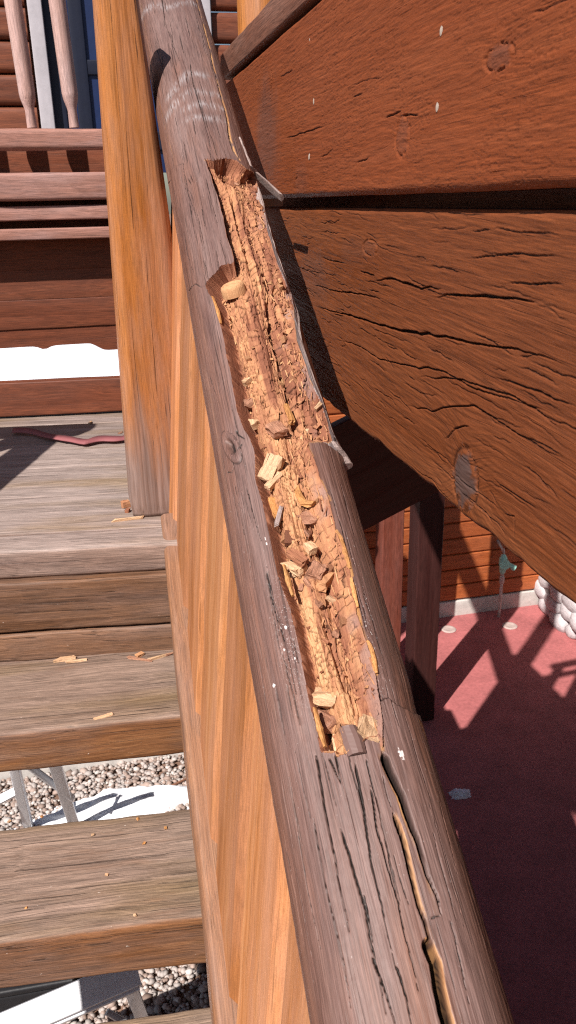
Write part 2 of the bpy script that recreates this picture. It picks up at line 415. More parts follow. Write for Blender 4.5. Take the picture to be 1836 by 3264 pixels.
def circ(r, n=24): return [(r * math.cos(2 * math.pi * i / n), r * math.sin(2 * math.pi * i / n)) for i in range(n)]
def board(name, p0, p1, wy, wz, m, parent=None, up=(0, 0, 1), r=.005, n=24, wob=.0015, seed=None, **kw):
    """timber from the centre of one end to the centre of the other"""
    p0 = np.asarray(p0, float); p1 = np.asarray(p1, float)
    return sweep(name, np.linalg.norm(p1 - p0), rrect(wy, wz, r), m, frame(p0, p1 - p0, up), parent, n, wob, random.randint(0, 999) if seed is None else seed, **kw)
def lathe(name, prof, m, mw, parent=None, n=20):
    """turned about local X: prof = (x, radius)"""
    bm = bmesh.new(); rows = []
    for x, r in prof: rows.append([bm.verts.new((x, r * math.cos(2 * math.pi * j / n), r * math.sin(2 * math.pi * j / n))) for j in range(n)])
    for a, b_ in zip(rows, rows[1:]):
        for j in range(n): bm.faces.new((a[j], a[(j + 1) % n], b_[(j + 1) % n], b_[j]))
    bm.faces.new(list(reversed(rows[0]))); bm.faces.new(rows[-1]); bm.normal_update()
    for f in bm.faces: f.smooth = True
    for e in bm.edges:
        if len(e.link_faces) == 2 and e.calc_face_angle(0) > math.radians(38): e.smooth = False
    me = bpy.data.meshes.new(name); bm.to_mesh(me); bm.free()
    return obj_from(name, me, m, mw, parent)
def hull_mesh(name, sx, sy, sz, n=16, seed=0, boxy=.75, bend=0., cuts=0):
    """an irregular chunk: convex hull of points near the faces of a box"""
    r = random.Random(seed); bm = bmesh.new()
    for i in range(n):
        q = [r.uniform(-1, 1) for _ in range(3)]
        if r.random() < boxy:
            q = [math.copysign(r.uniform(.75, 1), v) for v in q]
        bm.verts.new((q[0] * sx / 2, q[1] * sy / 2, q[2] * sz / 2))
    res = bmesh.ops.convex_hull(bm, input=bm.verts)
    junk = [v for v in bm.verts if not v.link_faces]
    bmesh.ops.delete(bm, geom=junk, context='VERTS')
    if cuts:
        bmesh.ops.subdivide_edges(bm, edges=bm.edges[:], cuts=cuts, use_grid_fill=True)
        for v in bm.verts:
            v.co += Vector((r.uniform(-1, 1) * sx * .035, r.uniform(-1, 1) * sy * .075, r.uniform(-1, 1) * sz * .10))
    if bend:
        for v in bm.verts: v.co.z += bend * (v.co.x / sx * 2) ** 2
    bmesh.ops.recalc_face_normals(bm, faces=bm.faces)
    me = bpy.data.meshes.new(name); bm.to_mesh(me); bm.free()
    return me

# ================================================================== THE SETTING
def sheet(name, x0, x1, y0, y1, z, m, n=2, kind='structure', hfun=None, parent=None):
    nx = ny = n
    X, Y = np.meshgrid(np.linspace(x0, x1, nx), np.linspace(y0, y1, ny), indexing='ij')
    Z = np.full(X.shape, float(z)) + (hfun(X, Y) if hfun else 0)
    me = fast_mesh(name, np.stack([X, Y, Z], -1).reshape(-1, 3), grid_faces(nx, ny))
    o = obj_from(name, me, m); o['kind'] = kind
    return o
ground = sheet('ground', -120, 120, -60, 240, GROUND - .03, M['earth'])
snowfield = sheet('snow_field', -60, .6, 7.5, 200, GROUND, M['snow'], 120, hfun=lambda X, Y: .16 * (fbm(X * .6, Y * .4, 3) - .45) + .02)
patio = sheet('patio', .33, 6, -2, 4.9, GROUND, M['patio'])
gravel_bed = sheet('gravel_bed', -2.2, .3, .2, 3.72, GROUND - .012, M['earth'], 40, hfun=lambda X, Y: .015 * fbm(X * 5, Y * 5, 2))

# pebbles: one mesh of many small stones
def pebbles():
    bm = bmesh.new(); bmesh.ops.create_icosphere(bm, subdivisions=1, radius=1); bv = np.array([v.co[:] for v in bm.verts])
    bf = np.array([[v.index for v in f.verts] for f in bm.faces]); bm.free()
    n = 17000
    xy = np.stack([rng.uniform(-1.3, .3, n), rng.uniform(1.7, 3.72, n)], 1)
    s = rng.uniform(.006, .0145, n) * (1 + .5 * (rng.random(n) < .12))
    sc = np.stack([s * rng.uniform(.9, 1.5, n), s * rng.uniform(.8, 1.1, n), s * rng.uniform(.5, .8, n)], 1)
    a = rng.uniform(0, 6.28, n); c, d = np.cos(a), np.sin(a)
    V = bv[None] * sc[:, None, :] * rng.uniform(.85, 1.15, (n, len(bv), 1))
    x = V[..., 0] * c[:, None] - V[..., 1] * d[:, None]; y = V[..., 0] * d[:, None] + V[..., 1] * c[:, None]
    V = np.stack([x + xy[:, :1], y + xy[:, 1:], V[..., 2] + GROUND + .003 + rng.uniform(0, .018, n)[:, None]], -1)
    F = bf[None] + (np.arange(n) * len(bv))[:, None, None]
    me = fast_mesh('gravel', V.reshape(-1, 3), F.reshape(-1, 3), True, {'tone': ('FLOAT', np.repeat(rng.random(n), len(bv)))})
    o = obj_from('gravel', me, M['pebble'])
    tag(o, 'rounded river pebbles spread on the ground under the open stairs', 'gravel', kind='stuff')
pebbles()
kerb = board('concrete_edging', (-2.4, 3.86, GROUND + .02), (.32, 3.74, GROUND + .02), .09, .10, M['concrete'], r=.01, wob=.003)
tag(kerb, 'pale concrete edging strip behind the gravel under the stairs', 'edging')
def snow_patch(name, cx, cy, rx, ry, h, label, z=GROUND, seed=0):
    n = 60
    X, Y = np.meshgrid(np.linspace(-1, 1, n), np.linspace(-1, 1, n), indexing='ij')
    d = np.hypot(X, Y) + .55 * (fbm(X * 3 + 9, Y * 3 + 4, seed, 4) - .5)
    Z = h * (1 - sstep(.2, .82, d)) * (.6 + .8 * fbm(X * 6, Y * 6, seed + 3)) - .006
    me = fast_mesh(name, np.stack([X * rx + cx, Y * ry + cy, Z + z], -1).reshape(-1, 3), grid_faces(n, n))
    return tag(obj_from(name, me, M['snow']), label, 'snow')
snow_patch('snow_patch', -.08, 3.36, .72, .17, .09, 'bright melting snow patch lying on the gravel under the stairs', seed=4)
snow_patch('snow_patch', *onz((1468, 2532), GROUND)[:2], .085, .06, .03, 'small scrap of snow lying on the shaded patio beside the handrail', seed=8)

# ================================================================== HOUSE WALL BELOW, STONES, TAP
HY = 4.83
hw = empty('house_wall', (1.9, HY, GROUND), 'orange stained lap siding of the house wall behind the garden tap', 'wall')
board('footing', (.6, HY + .05, GROUND + .05), (2.95, HY + .05, GROUND + .05), .16, .13, M['concrete'], hw, r=.008, wob=.004, n=30)
for i in range(14):
    z0 = GROUND + .125 + i * .118
    sec = [(0.03, 0), (0.03, .112), (-.006, .115), (-.02, .108), (-.022, .012), (-.012, .0)]
    sweep('siding_board', 2.4, sec, M['siding'], frame((.6, HY - .006, z0), (1, 0, 0)), hw, 12, .0008, i)
board('wall_core', (.6, HY + .06, GROUND + .95), (2.95, HY + .06, GROUND + .95), .05, 1.65, M['mortar'], hw)
# stone base at the right
sw = empty('stone_wall', (2.9, 4.2, GROUND), 'rounded fieldstone base wall, half in sun, right of the garden tap', 'wall')
board('mortar_bed', (3.02, 2.6, GROUND + .6), (3.02, 4.78, GROUND + .6), .24, 1.2, M['mortar'], sw)
stone_meshes = []
for k in range(8):
    bm = bmesh.new(); bmesh.ops.create_icosphere(bm, subdivisions=2, radius=1)
    for v in bm.verts:
        q = v.co.copy(); v.co = Vector((math.copysign(abs(q.x) ** .62, q.x), math.copysign(abs(q.y) ** .62, q.y), math.copysign(abs(q.z) ** .62, q.z))) * (.78 + .44 * float(fbm(np.array(q.x * 1.4 + 7 * k), np.array(q.y * 1.4 + q.z * 1.1), k, 2)))
    me = bpy.data.meshes.new('stone'); bm.to_mesh(me); bm.free()
    for f in me.polygons: f.use_smooth = True
    me.materials.append(M['stone']); stone_meshes.append(me)
row = 0; zz = GROUND + .04
while zz < GROUND + 1.15:
    yy = 2.7 + random.uniform(0, .08)
    hh = random.uniform(.048, .06)
    while yy < 4.72:
        ly = random.uniform(.045, .105)
        o = bpy.data.objects.new('stone', random.choice(stone_meshes)); COL.objects.link(o)
        mw = Matrix.Translation((2.91 + random.uniform(-.015, .015), yy + ly, zz + random.uniform(-.008, .008))) @ Matrix.Rotation(random.uniform(-.5, .5), 4, 'X') @ Matrix.Diagonal((random.uniform(.035, .06), ly * 1.02, hh * random.uniform(.85, 1.2), 1))
        place(o, mw, sw); yy += 2 * ly
    zz += 2 * hh * .97
# tap
tp = onz((1590, 1966), GROUND)
tapo = empty('garden_tap', tp, 'green weathered garden tap on a thin standpipe before the house wall', 'tap')
def bar(name, p0, p1, r, m, parent, n=10):
    p0 = np.asarray(p0, float); p1 = np.asarray(p1, float); L = np.linalg.norm(p1 - p0)
    up = (0, 0, 1) if abs(nrm(p1 - p0)[2]) < .9 else (0, 1, 0)
    return lathe(name, [(0, r), (L, r)], m, frame(p0, p1 - p0, up), parent, n)
t0 = np.array(tp)
bar('pipe', t0, t0 + (0.0, 0, .34), .011, M['pipe'], tapo)
lathe('collar', [(0, .015), (.01, .018), (.055, .018), (.06, .013), (.085, .013)], M['pipe'], frame(t0 + (0, 0, .265), (0, 0, 1), (0, 1, 0)), tapo)
lathe('tap_body', [(0, .014), (.012, .021), (.05, .025), (.085, .03), (.115, .028), (.135, .018), (.145, .012)], M['brass'], frame(t0 + (.0, 0, .34), (0, 0, 1), (0, 1, 0)), tapo, 16)
lathe('spout', [(0, .017), (.03, .016), (.06, .018), (.07, .021), (.085, .021), (.086, .012)], M['brass'], frame(t0 + (.01, -.005, .43), (.75, -.25, -.55)), tapo, 14)
bar('stem', t0 + (0, 0, .47), t0 + (-.002, .0, .53), .006, M['pipe'], tapo)
lathe('handle', [(0, .006), (.002, .034), (.006, .038), (.010, .034), (.012, .006)], M['brass'], frame(t0 + (-.012, -.045, .43), (-.25, -.9, .1)), tapo, 16)
bar('supply_pipe', t0 + (0, .0, .50), t0 + (0, .11, .55), .01, M['pipe'], tapo)
for px, lab in (((1430, 2007), 'round gray cover set in the red patio, nearer the square posts'), ((1625, 1996), 'round gray cover set in the red patio, right of the tap pipe')):
    q = onz(px, GROUND)
    o = lathe('drain_cover', [(0, .050), (.006, .052), (.010, .046), (.0105, .034), (.008, .030), (.0085, .006)], M['drain'], frame((q[0], q[1], GROUND - .002), (0, 0, 1), (0, 1, 0)), None, 26)
    tag(o, lab, 'drain cover', 'round covers in the patio')

# posts and brace under the deck
def square_post(x, y, z1, wd, label, seed, m='beam'):
    o = board('timber_post', (x, y, GROUND), (x, y, z1), wd, wd, M[m], None, up=(0, 1, 0), r=.006, n=30, wob=.0015, seed=seed)
    return tag(o, label, 'post', 'square posts under the deck')
square_post(1.57, 3.74, -.62, .138, 'dark shaded square post, right one of the pair below the heavy boards', 4, 'shade_dark')
square_post(1.535, 4.2, -.80, .13, 'reddish purple square post, left one, half hidden by the handrail', 5, 'beam')
br = board('brace_board', (.182, 2.15, -.957), (.984, 2.15, -.613), .04, .334, M['shade_dark'], None, up=(-.5, 0, 1), r=.004, n=30)
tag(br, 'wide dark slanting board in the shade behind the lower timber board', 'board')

# ================================================================== FAR DECK, SKIRT, DOOR
fd = empty('far_deck', (-.4, 3.0, -.1), 'faded reddish deck edge of stacked beams beyond the stair landing', 'deck')
board('beam', (-2.2, 3.05, .072), (.25, 3.05, .058), .14, .086, M['fardeck'], fd, n=40, wob=.003, r=.012)
board('fascia_board', (-2.2, 3.06, -.018), (.25, 3.06, -.022), .12, .045, M['fardeck'], fd, n=30)
board('fascia_board', (-2.2, 3.05, -.082), (.25, 3.05, -.088), .13, .036, M['fardeck'], fd, n=30)
board('joist', (-2.2, 3.16, .03), (.25, 3.16, .03), .05, .30, M['darkwall'], fd)
for i in range(14):
    yy = 3.21 + i * .1455
    board('deck_board', (-2.4, yy, .135), (.25, yy, .135), .14, .035, M['tread_gray'], fd, n=4, wob=0)
fr = empty('deck_railing', (-.4, 3.0, .1), 'pale pinkish turned baluster railing on the far deck', 'railing')
board('bottom_rail', (-2.2, 3.0, .206), (.22, 3.0, .200), .062, .062, M['fardeck'], fr, n=30, r=.014, wob=.003)
board('top_rail', (-2.2, 3.0, 1.06), (.22, 3.0, 1.055), .07, .07, M['fardeck'], fr, n=30, r=.018, wob=.003)
board('support_block', (-.98, 3.0, .115), (-.98, 3.0, .176), .06, .06, M['fardeck'], fr, up=(0, 1, 0), n=4)
board('support_block', (.15, 3.0, .115), (.15, 3.0, .176), .06, .06, M['fardeck'], fr, up=(0, 1, 0), n=4)
prof = [(0, .019), (.05, .017), (.062, .020), (.085, .028), (.10, .030), (.40, .031), (.70, .030), (.73, .028), (.76, .020), (.82, .018)]
bal0 = None
for i in range(12):
    mw = frame((-.018 - i * .132, 3.0, .236) if i else (-.018, 3.0, .236), (-.035, 0, 1), (0, 1, 0)) @ Matrix.Diagonal((1, .84, .84, 1))
    if bal0 is None: bal0 = lathe('baluster', prof, M['baluster_far'], mw, fr, 18)
    else:
        o = bal0.copy(); COL.objects.link(o); place(o, mw, fr)
# wall with door beyond
fw = empty('log_wall', (-.6, 5.2, 0), 'dark brown log boarded house wall around the blue door', 'wall')
board('wall_core', (-3.2, 5.30, 1.5), (-.2, 5.30, 1.5), .03, 3.0, M['darkwall'], fw, n=3, wob=0)
for i in range(18):
    board('log_board', (-3.2, 5.25, .12 + i * .16), (-.225, 5.25, .12 + i * .16), .08, .152, M['darkwall'], fw, r=.03, n=10)
    board('log_board', (.78, 5.25, .12 + i * .16), (1.6, 5.25, .12 + i * .16), .08, .152, M['darkwall'], fw, r=.03, n=6)
dr = empty('blue_door', (-.05, 5.2, .15), 'deep blue panelled door in a pale gray frame behind the far railing', 'door')
board('door_leaf', (.29, 5.26, .17), (.29, 5.26, 2.2), .82, .04, M['blue'], dr, up=(0, 1, 0), n=4, wob=0)
for zc, hh in ((.34, .10), (.715, .075), (1.45, .08)):
    board('door_rail', (-.12, 5.232, zc), (.68, 5.232, zc), .016, hh, M['navy'], dr, n=3, wob=0)
for xx in (-.10, .035, .34, .66):
    board('door_stile', (xx, 5.226, .2), (xx, 5.226, 2.15), .075, .013, M['navy'], dr, up=(0, 1, 0), n=3, wob=0)
board('door_frame', (-.172, 5.22, .15), (-.172, 5.22, 2.25), .075, .10, M['frame'], dr, up=(0, 1, 0), n=4, wob=0)
board('door_frame', (.74, 5.22, .15), (.74, 5.22, 2.25), .06, .10, M['frame'], dr, up=(0, 1, 0), n=4, wob=0)

# skirt of dark boards with a scalloped lower edge, toe board below
sk = empty('deck_skirt', (-.4, 3.08, -.6), 'dark red board skirt with a scalloped lower edge below the far deck', 'skirt')
zt = -.105
for i, h in enumerate((.104, .104, .104)):
    zc = zt - .05 - i * .1
    board('skirt_board', (-2.2, 3.10, zc), (.25, 3.10, zc - .003), .04, h, M['darkwall'], sk, n=20)
def scallop():
    n = 160; xs = np.linspace(-2.2, .25, n); top = np.full(n, zt - .301)
    # wavy cut: long shallow arches with a drooping boss between them
    ph = (xs + .155) / .62
    low = -.4705 + .0 * xs
    for c in (-.205, -.825, -1.445, -2.065): low -= .012 * np.exp(-((xs - c) / .022) ** 2)
    for c in (.10, -.52, -1.14, -1.76): low -= .028 * sstep(.15, .085, np.abs(xs - c))
    V = []; F = []
    for y in (3.085, 3.118):
        for i in range(n): V += [(xs[i], y, low[i]), (xs[i], y, top[i])]
    for i in range(n - 1):
        a = 2 * i; b = 2 * n + 2 * i
        F += [(a, a + 2, a + 3, a + 1), (b, b + 1, b + 3, b + 2), (a, b, b + 2, a + 2), (a + 1, a + 3, b + 3, b + 1)]
    me = fast_mesh('scalloped_board', np.array(V) - np.array((-1, 3.1, -.5)), F, False)
    obj_from('scalloped_board', me, M['darkwall'], Matrix.Translation((-1, 3.1, -.5)), sk)
scallop()
for xx in (-1.6, -.75, .2):
    board('skirt_post', (xx, 3.15, -.70), (xx, 3.15, -.1), .06, .06, M['darkwall'], sk, up=(0, 1, 0), n=4)
tb = board('toe_board', (-2.2, 2.985, -.588), (.25, 2.71, -.586), .045, .112, M['darkwall'], None, n=30, wob=.002)
tag(tb, 'dark red toe board along the back of the gray landing', 'board')

# ================================================================== LANDING AND STAIRS
LZ = -.65
def planks_landing():
    L = empty('landing', (-.4, 2.3, LZ), None, None, None, 'structure')
    y = 1.572; i = 0
    while y < 2.72:
        wd = .092 if i == 0 else .232
        a = -.136; ca = math.cos(a)
        p0 = np.array((-1.0, y + wd / 2 - a * 1.0, LZ - .032)); p1 = np.array((.34, y + wd / 2 + a * .34, LZ - .032))
        board('plank', p0, p1, wd, .065, M['tread_gray'], L, r=.012 if i == 0 else .004, n=60, wob=.002, seed=20 + i)
        y += wd + .003; i += 1
    board('joist', (-1.0, 1.90, LZ - .14), (.34, 1.75, LZ - .14), .05, .14, M['riser'], L)
    board('joist', (-1.0, 2.65, LZ - .14), (.34, 2.5, LZ - .14), .05, .14, M['riser'], L)
planks_landing()
st = empty('staircase', (-.4, 1.3, -1.3), 'weathered open timber staircase of thick gray brown treads', 'staircase')
XR = .112
def tread(yf, z, dep, th, seed, dz=0.0):
    # long axis tilts a little: the right end stands slightly further back
    board('tread', (-.85, yf + dep / 2 + .055, z - th / 2), (XR, yf + dep / 2 - .028, z - th / 2), dep, th, M['tread'], st, r=.012, n=60, wob=.003, seed=seed)
tread(1.322, -.89, .262, .088, 3)          # upper tread, closed by riser boards behind
tread(1.036, -1.08, .262, .105, 4)         # middle tread
tread(.768, -1.272, .262, .10, 5)          # lower tread, only its back shows
tread(.44, -1.46, .262, .10, 6)
tread(.14, -1.65, .262, .10, 7)
board('riser_board', (-.85, 1.698, -.772), (XR, 1.562, -.770), .05, .112, M['riser'], st, r=.006, n=50, wob=.003, seed=9)
board('riser_board', (-.85, 1.698, -.866), (XR, 1.563, -.864), .05, .066, M['riser'], st, r=.006, n=50, wob=.003, seed=10)
board('stringer', (-.88, -.3, -2.00), (-.88, 1.75, -.86), .06, .26, M['beam'], st, n=20)

# ================================================================== HANDRAIL GEOMETRY
AX0 = np.array([.160, 0, -.8]); DV = np.array([.0335, 1, .5557]); DU = nrm(DV)
R = .0735
SV = nrm(np.cross(DU, (0, 0, 1))); NV = np.cross(SV, DU)             # right, up
def rail_uv(p, r=R):
    """where the sight line of a picture point meets the round log: length along it and arc length (0 = top, right positive)"""
    q = nrm(ray(p)); o = -AX0
    qp = q - (q @ DU) * DU; op = o - (o @ DU) * DU
    a = qp @ qp; b = 2 * qp @ op; c = op @ op - r * r; disc = b * b - 4 * a * c
    t = (-b - math.sqrt(max(disc, 0))) / (2 * a)
    P = t * q - AX0
    return np.array([P @ DU, math.atan2(P @ SV, P @ NV) * R])
UVL = lambda pts: np.array([rail_uv(p) for p in pts])
RAIL_MW = frame(AX0, DU, NV)

railing = empty('stair_railing', (.2, 1.3, -.95), 'weathered log handrail with a long rotted hollow, on chamfered tan balusters', 'railing')

LEFT = [(653, 501), (665, 540), (686, 598), (707, 677), (723, 751), (744, 817), (744, 830), (699, 842), (682, 867), (653, 908), (661, 925), (672, 945), (683, 962), (699, 1020), (720, 1119), (737, 1206), (753, 1302), (778, 1368), (795, 1393), (806, 1425), (808, 1470), (814, 1524), (837, 1607), (853, 1690), (870, 1764), (886, 1835), (924, 1938), (940, 2021), (959, 2093), (979, 2209), (992, 2267), (1008, 2340), (1018, 2394)]
BOTTOM = [(1018, 2394), (1066, 2393), (1070, 2407), (1114, 2393), (1085, 2306), (1128, 2312), (1155, 2366), (1167, 2352), (1206, 2344), (1222, 2385)]
RIGHT = [(1222, 2385), (1218, 2301), (1211, 2238), (1203, 2190), (1196, 2113), (1177, 2059), (1157, 1997), (1139, 1951), (1131, 1876), (1118, 1814), (1097, 1752), (1073, 1690), (1060, 1632), (1050, 1586), (1019, 1516), (1006, 1466), (988, 1425), (985, 1405), (1046, 1415), (1056, 1405), (1039, 1339), (1014, 1264), (985, 1206), (969, 1148), (944, 1082), (935, 995), (927, 937), (914, 913), (881, 834), (852, 735), (831, 619), (812, 560), (786, 540), (748, 509), (723, 499), (678, 503), (653, 501)]
uvLeft, uvBottom, uvRight = UVL(LEFT), UVL(BOTTOM), UVL(RIGHT)
POLY = np.concatenate([uvLeft, uvBottom[1:], uvRight[1:-1]])

def build_handrail():
    # stations along the log, spaced with the distance from the lens
    t0 = (-AX0) @ DU; perp = np.linalg.norm(-AX0 - t0 * DU)
    ls = [.40]
    while ls[-1] < 3.6: ls.append(ls[-1] + .00118 * math.hypot(perp, ls[-1] - t0))
    ls = np.concatenate([np.linspace(-.9, .39, 60), ls, np.linspace(ls[-1] + .02, 4.2, 20)])
    th = np.concatenate([np.radians(np.linspace(-104, 84, 400)), np.radians(np.linspace(86, 254, 30))])
    nu, nv = len(ls), len(th)
    U, TH = np.meshgrid(ls, th, indexing='ij'); Vv = TH * R
    n1 = fbm(U * 22, Vv * 260, 1, 3); n2 = fbm(U * 120, Vv * 160, 2, 3)
    # ---- hollow
    jit = (fbm(U * 28, Vv * 50, 8, 2) - .5) * .0034 + (fbm(U * 90, Vv * 250, 9, 2) - .5) * .0003
    Uj, Vj = U + (fbm(U * 60, Vv * 90, 12, 3) - .5) * .004, Vv + jit
    ins = inside(Uj, Vj, POLY)
    dl, _, _ = line_dist(Uj, Vj, uvLeft, .08); db, _, _ = line_dist(Uj, Vj, uvBottom, .08); dr_, _, _ = line_dist(Uj, Vj, uvRight, .08)
    dl = np.minimum(dl, .08); dr_ = np.minimum(dr_, .08); db = np.minimum(db, .08)
    f = dl / (dl + dr_ + 1e-6)
    ridge = np.exp(-((f - .42) / .22) ** 2)
    D = .021 - .0085 * ridge + .004 * sstep(.6, .8, f) - .005 * sstep(.82, 1, f)
    g_ = np.clip((1 - f + .22 * (fbm(U * 40, Vv * 60, 23, 2) - .5)) / .36, 0, 1); terr = np.floor(g_ * 3.2) / 3.2; terr = terr + (sstep(.55, 1, g_ * 3.2 - np.floor(g_ * 3.2))) / 3.2
    D = D * (.22 + .78 * np.clip(terr, 0, 1))
    D = D + .009 * np.exp(-(f / .13) ** 2)
    D = D + .005 * (fbm(U * 14, Vv * 60, 21, 3) - .5) + .006 * (fbm(U * 6, Vv * 150, 22, 2) - .5)
    for (pt, rad, dep) in (((735, 520), .020, .030), ((690, 880), .017, .012), ((800, 560), .014, .008), ((820, 1440), .016, .005), ((1000, 1640), .018, .008), ((1015, 2290), .014, .004), ((1060, 1960), .016, .006), ((1110, 2080), .014, .004)):
        q = rail_uv(pt); D = D + dep * np.exp(-(((U - q[0]) / (rad * 1.6)) ** 2 + ((Vv - q[1]) / rad) ** 2))
    # groove beside the right-hand shell
    for pts, wdt, dep in (([(872, 930), (890, 1024), (910, 1099), (931, 1198), (952, 1273), (970, 1372)], .0055, .016),
                          ([(745, 590), (772, 700), (800, 800), (815, 870)], .0045, .009),
                          ([(1010, 1620), (1035, 1690), (1050, 1760)], .006, .008),
                          ([(1020, 1900), (1050, 2000), (1085, 2100), (1130, 2190)], .004, .006)):
        d, t, s = line_dist(Uj, Vj, UVL(pts)); D = D + dep * np.exp(-(d / wdt) ** 2) * sstep(0, .12, t) * sstep(1, .9, t)
    wr_ = .0055 - .0032 * sstep(rail_uv((800, 640))[0], rail_uv((760, 540))[0], U)
    wall = sstep(0, .0017, dl) * sstep(0, 1, dr_ / wr_) * sstep(0, .004, db)
    # cubical cracks of brown rot
    lf = fbm(U * 6, Vv * 25, 31, 2)
    wu = U + .004 * (fbm(U * 60, Vv * 60, 32, 2) - .5); wv = Vv + .006 * (fbm(U * 25, Vv * 40, 33, 2) - .5)
    small = sstep(.42, .56, lf)
    f1a, f2a, ca = voronoi(wu / .0120, wv / .0150, 3); f1b, f2b, cb = voronoi(wu / .0058, wv / .0100, 5)
    ga = (1 - sstep(.015, .085, f2a - f1a)) * (.35 + .65 * (fbm(U * 50, Vv * 50, 35, 2) > .42)); gb = (1 - sstep(.015, .11, f2b - f1b)) * (.3 + .7 * (fbm(U * 60, Vv * 60, 36, 2) > .45))
    gap = ga * (1 - small) + gb * small * .85; cid = ca * (1 - small) + cb * small
    hcell = (cid - .5) * .0024 * (1 - small * .45) * (1 + .5 * sstep(.55, .8, f))
    fine = (fbm(U * 260, Vv * 420, 41, 3) - .5) * .0007 + (fbm(U * 22, Vv * 360, 42, 3) - .5) * .0030
    depth_in = D * wall + (gap * .0042 - hcell - fine) * np.minimum(1, wall * 2.5) * sstep(.0004, .0030, dl) + (1 - wall) * .0008
    # ---- outside: sag, splits, steps
    out = .0022 * (fbm(U * 5, Vv * 14, 51, 3) - .5) + .0011 * (n1 - .5) + .0004 * (n2 - .5)
    out = out + .0052 * np.clip(1 - ((TH + .12) / .62) ** 2, 0, 1)
    crack = np.zeros(U.shape); fresh = np.zeros(U.shape); white = np.zeros(U.shape); gray = np.zeros(U.shape)
    def split(pts, wdt, dep, lip=0., lipside=1, taper=True, dark=1., wig=.0007, step=0.):
        uv = UVL(pts); W_ = slice(max(0, np.searchsorted(ls, uv[:, 0].min() - .03)), np.searchsorted(ls, uv[:, 0].max() + .03)); Uw = U[W_]
        d, t, s = line_dist(Uw, Vv[W_] + ((fbm(ls[W_] * 70, ls[W_] * 0, 61, 3) - .5) * wig * 2)[:, None], uv, .03)
        k = (sstep(0, .06, t) * (1 - t) ** .6) if taper else np.ones(Uw.shape)
        k = np.maximum(k, .0001)
        g = (1 - sstep(wdt * .25, wdt * .78, d / k)) * (d < .02)
        gc = (1 - sstep(wdt * .55, wdt * .80, d / k)) * (d < .02)
        out[W_] += dep * g; crack[W_] = np.maximum(crack[W_], gc * dark)
        if lip:
            ll = (1 - sstep(lip * .35, lip * .7, d - wdt * .72)) * (s * lipside > 0) * (1 - gc) * (d < .02) * k
            fresh[W_] = np.maximum(fresh[W_], ll * sstep(.3, .55, fbm(Uw * 35, Vv[W_] * 200, 63, 3))); out[W_] += .0006 * ll
    # upper part
    split([(443, -20), (455, 60), (472, 170), (490, 260), (505, 320), (520, 390), (535, 450), (560, 530)], .0016, .003, .0030, -1)
    split([(622, -20), (640, 50), (662, 130), (680, 210), (700, 290), (722, 370), (732, 440), (745, 480), (762, 508)], .0022, .006, .0034, -1, False)
    split([(512, -20), (522, 60), (530, 90)], .0018, .003); split([(545, 100), (548, 140), (568, 180), (572, 190)], .0012, .002)
    split([(605, 190), (615, 260), (640, 340), (668, 440), (672, 500)], .0013, .002)
    split([(590, 560), (600, 620), (615, 660), (630, 710)], .0010, .002); split([(560, 530), (585, 520), (590, 600), (608, 612), (625, 690)], .0009, .0018)
    split([(655, 560), (672, 640), (690, 700)], .0008, .0014); split([(585, 740), (600, 820), (625, 900)], .0012, .002)
    split([(600, 930), (622, 905), (640, 915), (655, 910)], .0016, .0025); split([(640, 660), (650, 720)], .001, .002)
    split([(540, 600), (535, 590), (545, 575)], .003, .003, .002, 1)
    # lower part
    split([(1222, 2385), (1255, 2465), (1284, 2529), (1313, 2617), (1331, 2664), (1349, 2717), (1369, 2787), (1396, 2852), (1413, 2916)], .0060, .018, .0018, 1, True)
    split([(1255, 2576), (1284, 2652), (1305, 2728), (1322, 2805), (1337, 2869), (1360, 2928), (1378, 2998), (1393, 3063), (1407, 3139), (1425, 3221), (1445, 3300)], .0034, .014, .0016, -1, True)
    split([(1370, 3010), (1393, 3063), (1407, 3139), (1425, 3221), (1450, 3310)], .0066, .020, .0018, -1, False)
    q5 = lambda a: [(850 + x * .5866, 2400 + y * .5866) for x, y in a]
    for a, wdt in (([(255, -10), (290, 180), (310, 330), (360, 560), (390, 720), (430, 900), (450, 1020)], .0017),
                   ([(330, 20), (400, 160)], .0013), ([(480, 30), (520, 260), (560, 560), (610, 760), (660, 1000), (700, 1170)], .0019),
                   ([(570, 160), (600, 400), (650, 560), (720, 800), (760, 1000), (800, 1150), (850, 1360)], .0013),
                   ([(390, 400), (470, 650), (530, 850), (560, 1050), (600, 1200), (650, 1460)], .0017),
                   ([(250, 350), (290, 600), (350, 850), (400, 1050), (470, 1460)], .0013), ([(520, 760), (560, 960), (575, 1100)], .0010),
                   ([(560, 1100), (640, 1300), (700, 1480)], .0014), ([(700, 1150), (760, 1320), (790, 1480)], .0015), ([(160, 420), (210, 700), (300, 1100)], .0009),
                   ([(365, 0), (395, 150)], .0016), ([(545, 20), (620, 320)], .0011), ([(905, 890), (950, 880)], .0009), ([(940, 780), (955, 880)], .0009),
                   ([(1000, 900), (1060, 1150), (1120, 1400)], .0009), ([(930, 250), (1000, 520), (1040, 680)], .0007)):
        split(q5(a), wdt, .0035 if wdt > .0012 else .002)
    # middle, left shoulder
    q6 = lambda a: [(450 + x * .4657, 1200 + y * .4657) for x, y in a]
    for a, wdt in (([(470, 0), (540, 200)], .0009), ([(650, 370), (660, 400), (700, 425), (735, 405)], .0016), ([(720, 760), (770, 960), (830, 1150)], .0010),
                   ([(860, 1330), (890, 1500), (930, 1650), (950, 1800)], .0015), ([(640, 740), (670, 900)], .0009), ([(690, 460), (650, 540), (640, 550)], .0012),
                   ([(590, 655), (620, 660), (635, 620), (625, 590)], .0010), ([(950, 1700), (1010, 1950), (1060, 2200)], .0009)):
        split(q6(a), wdt, .002)
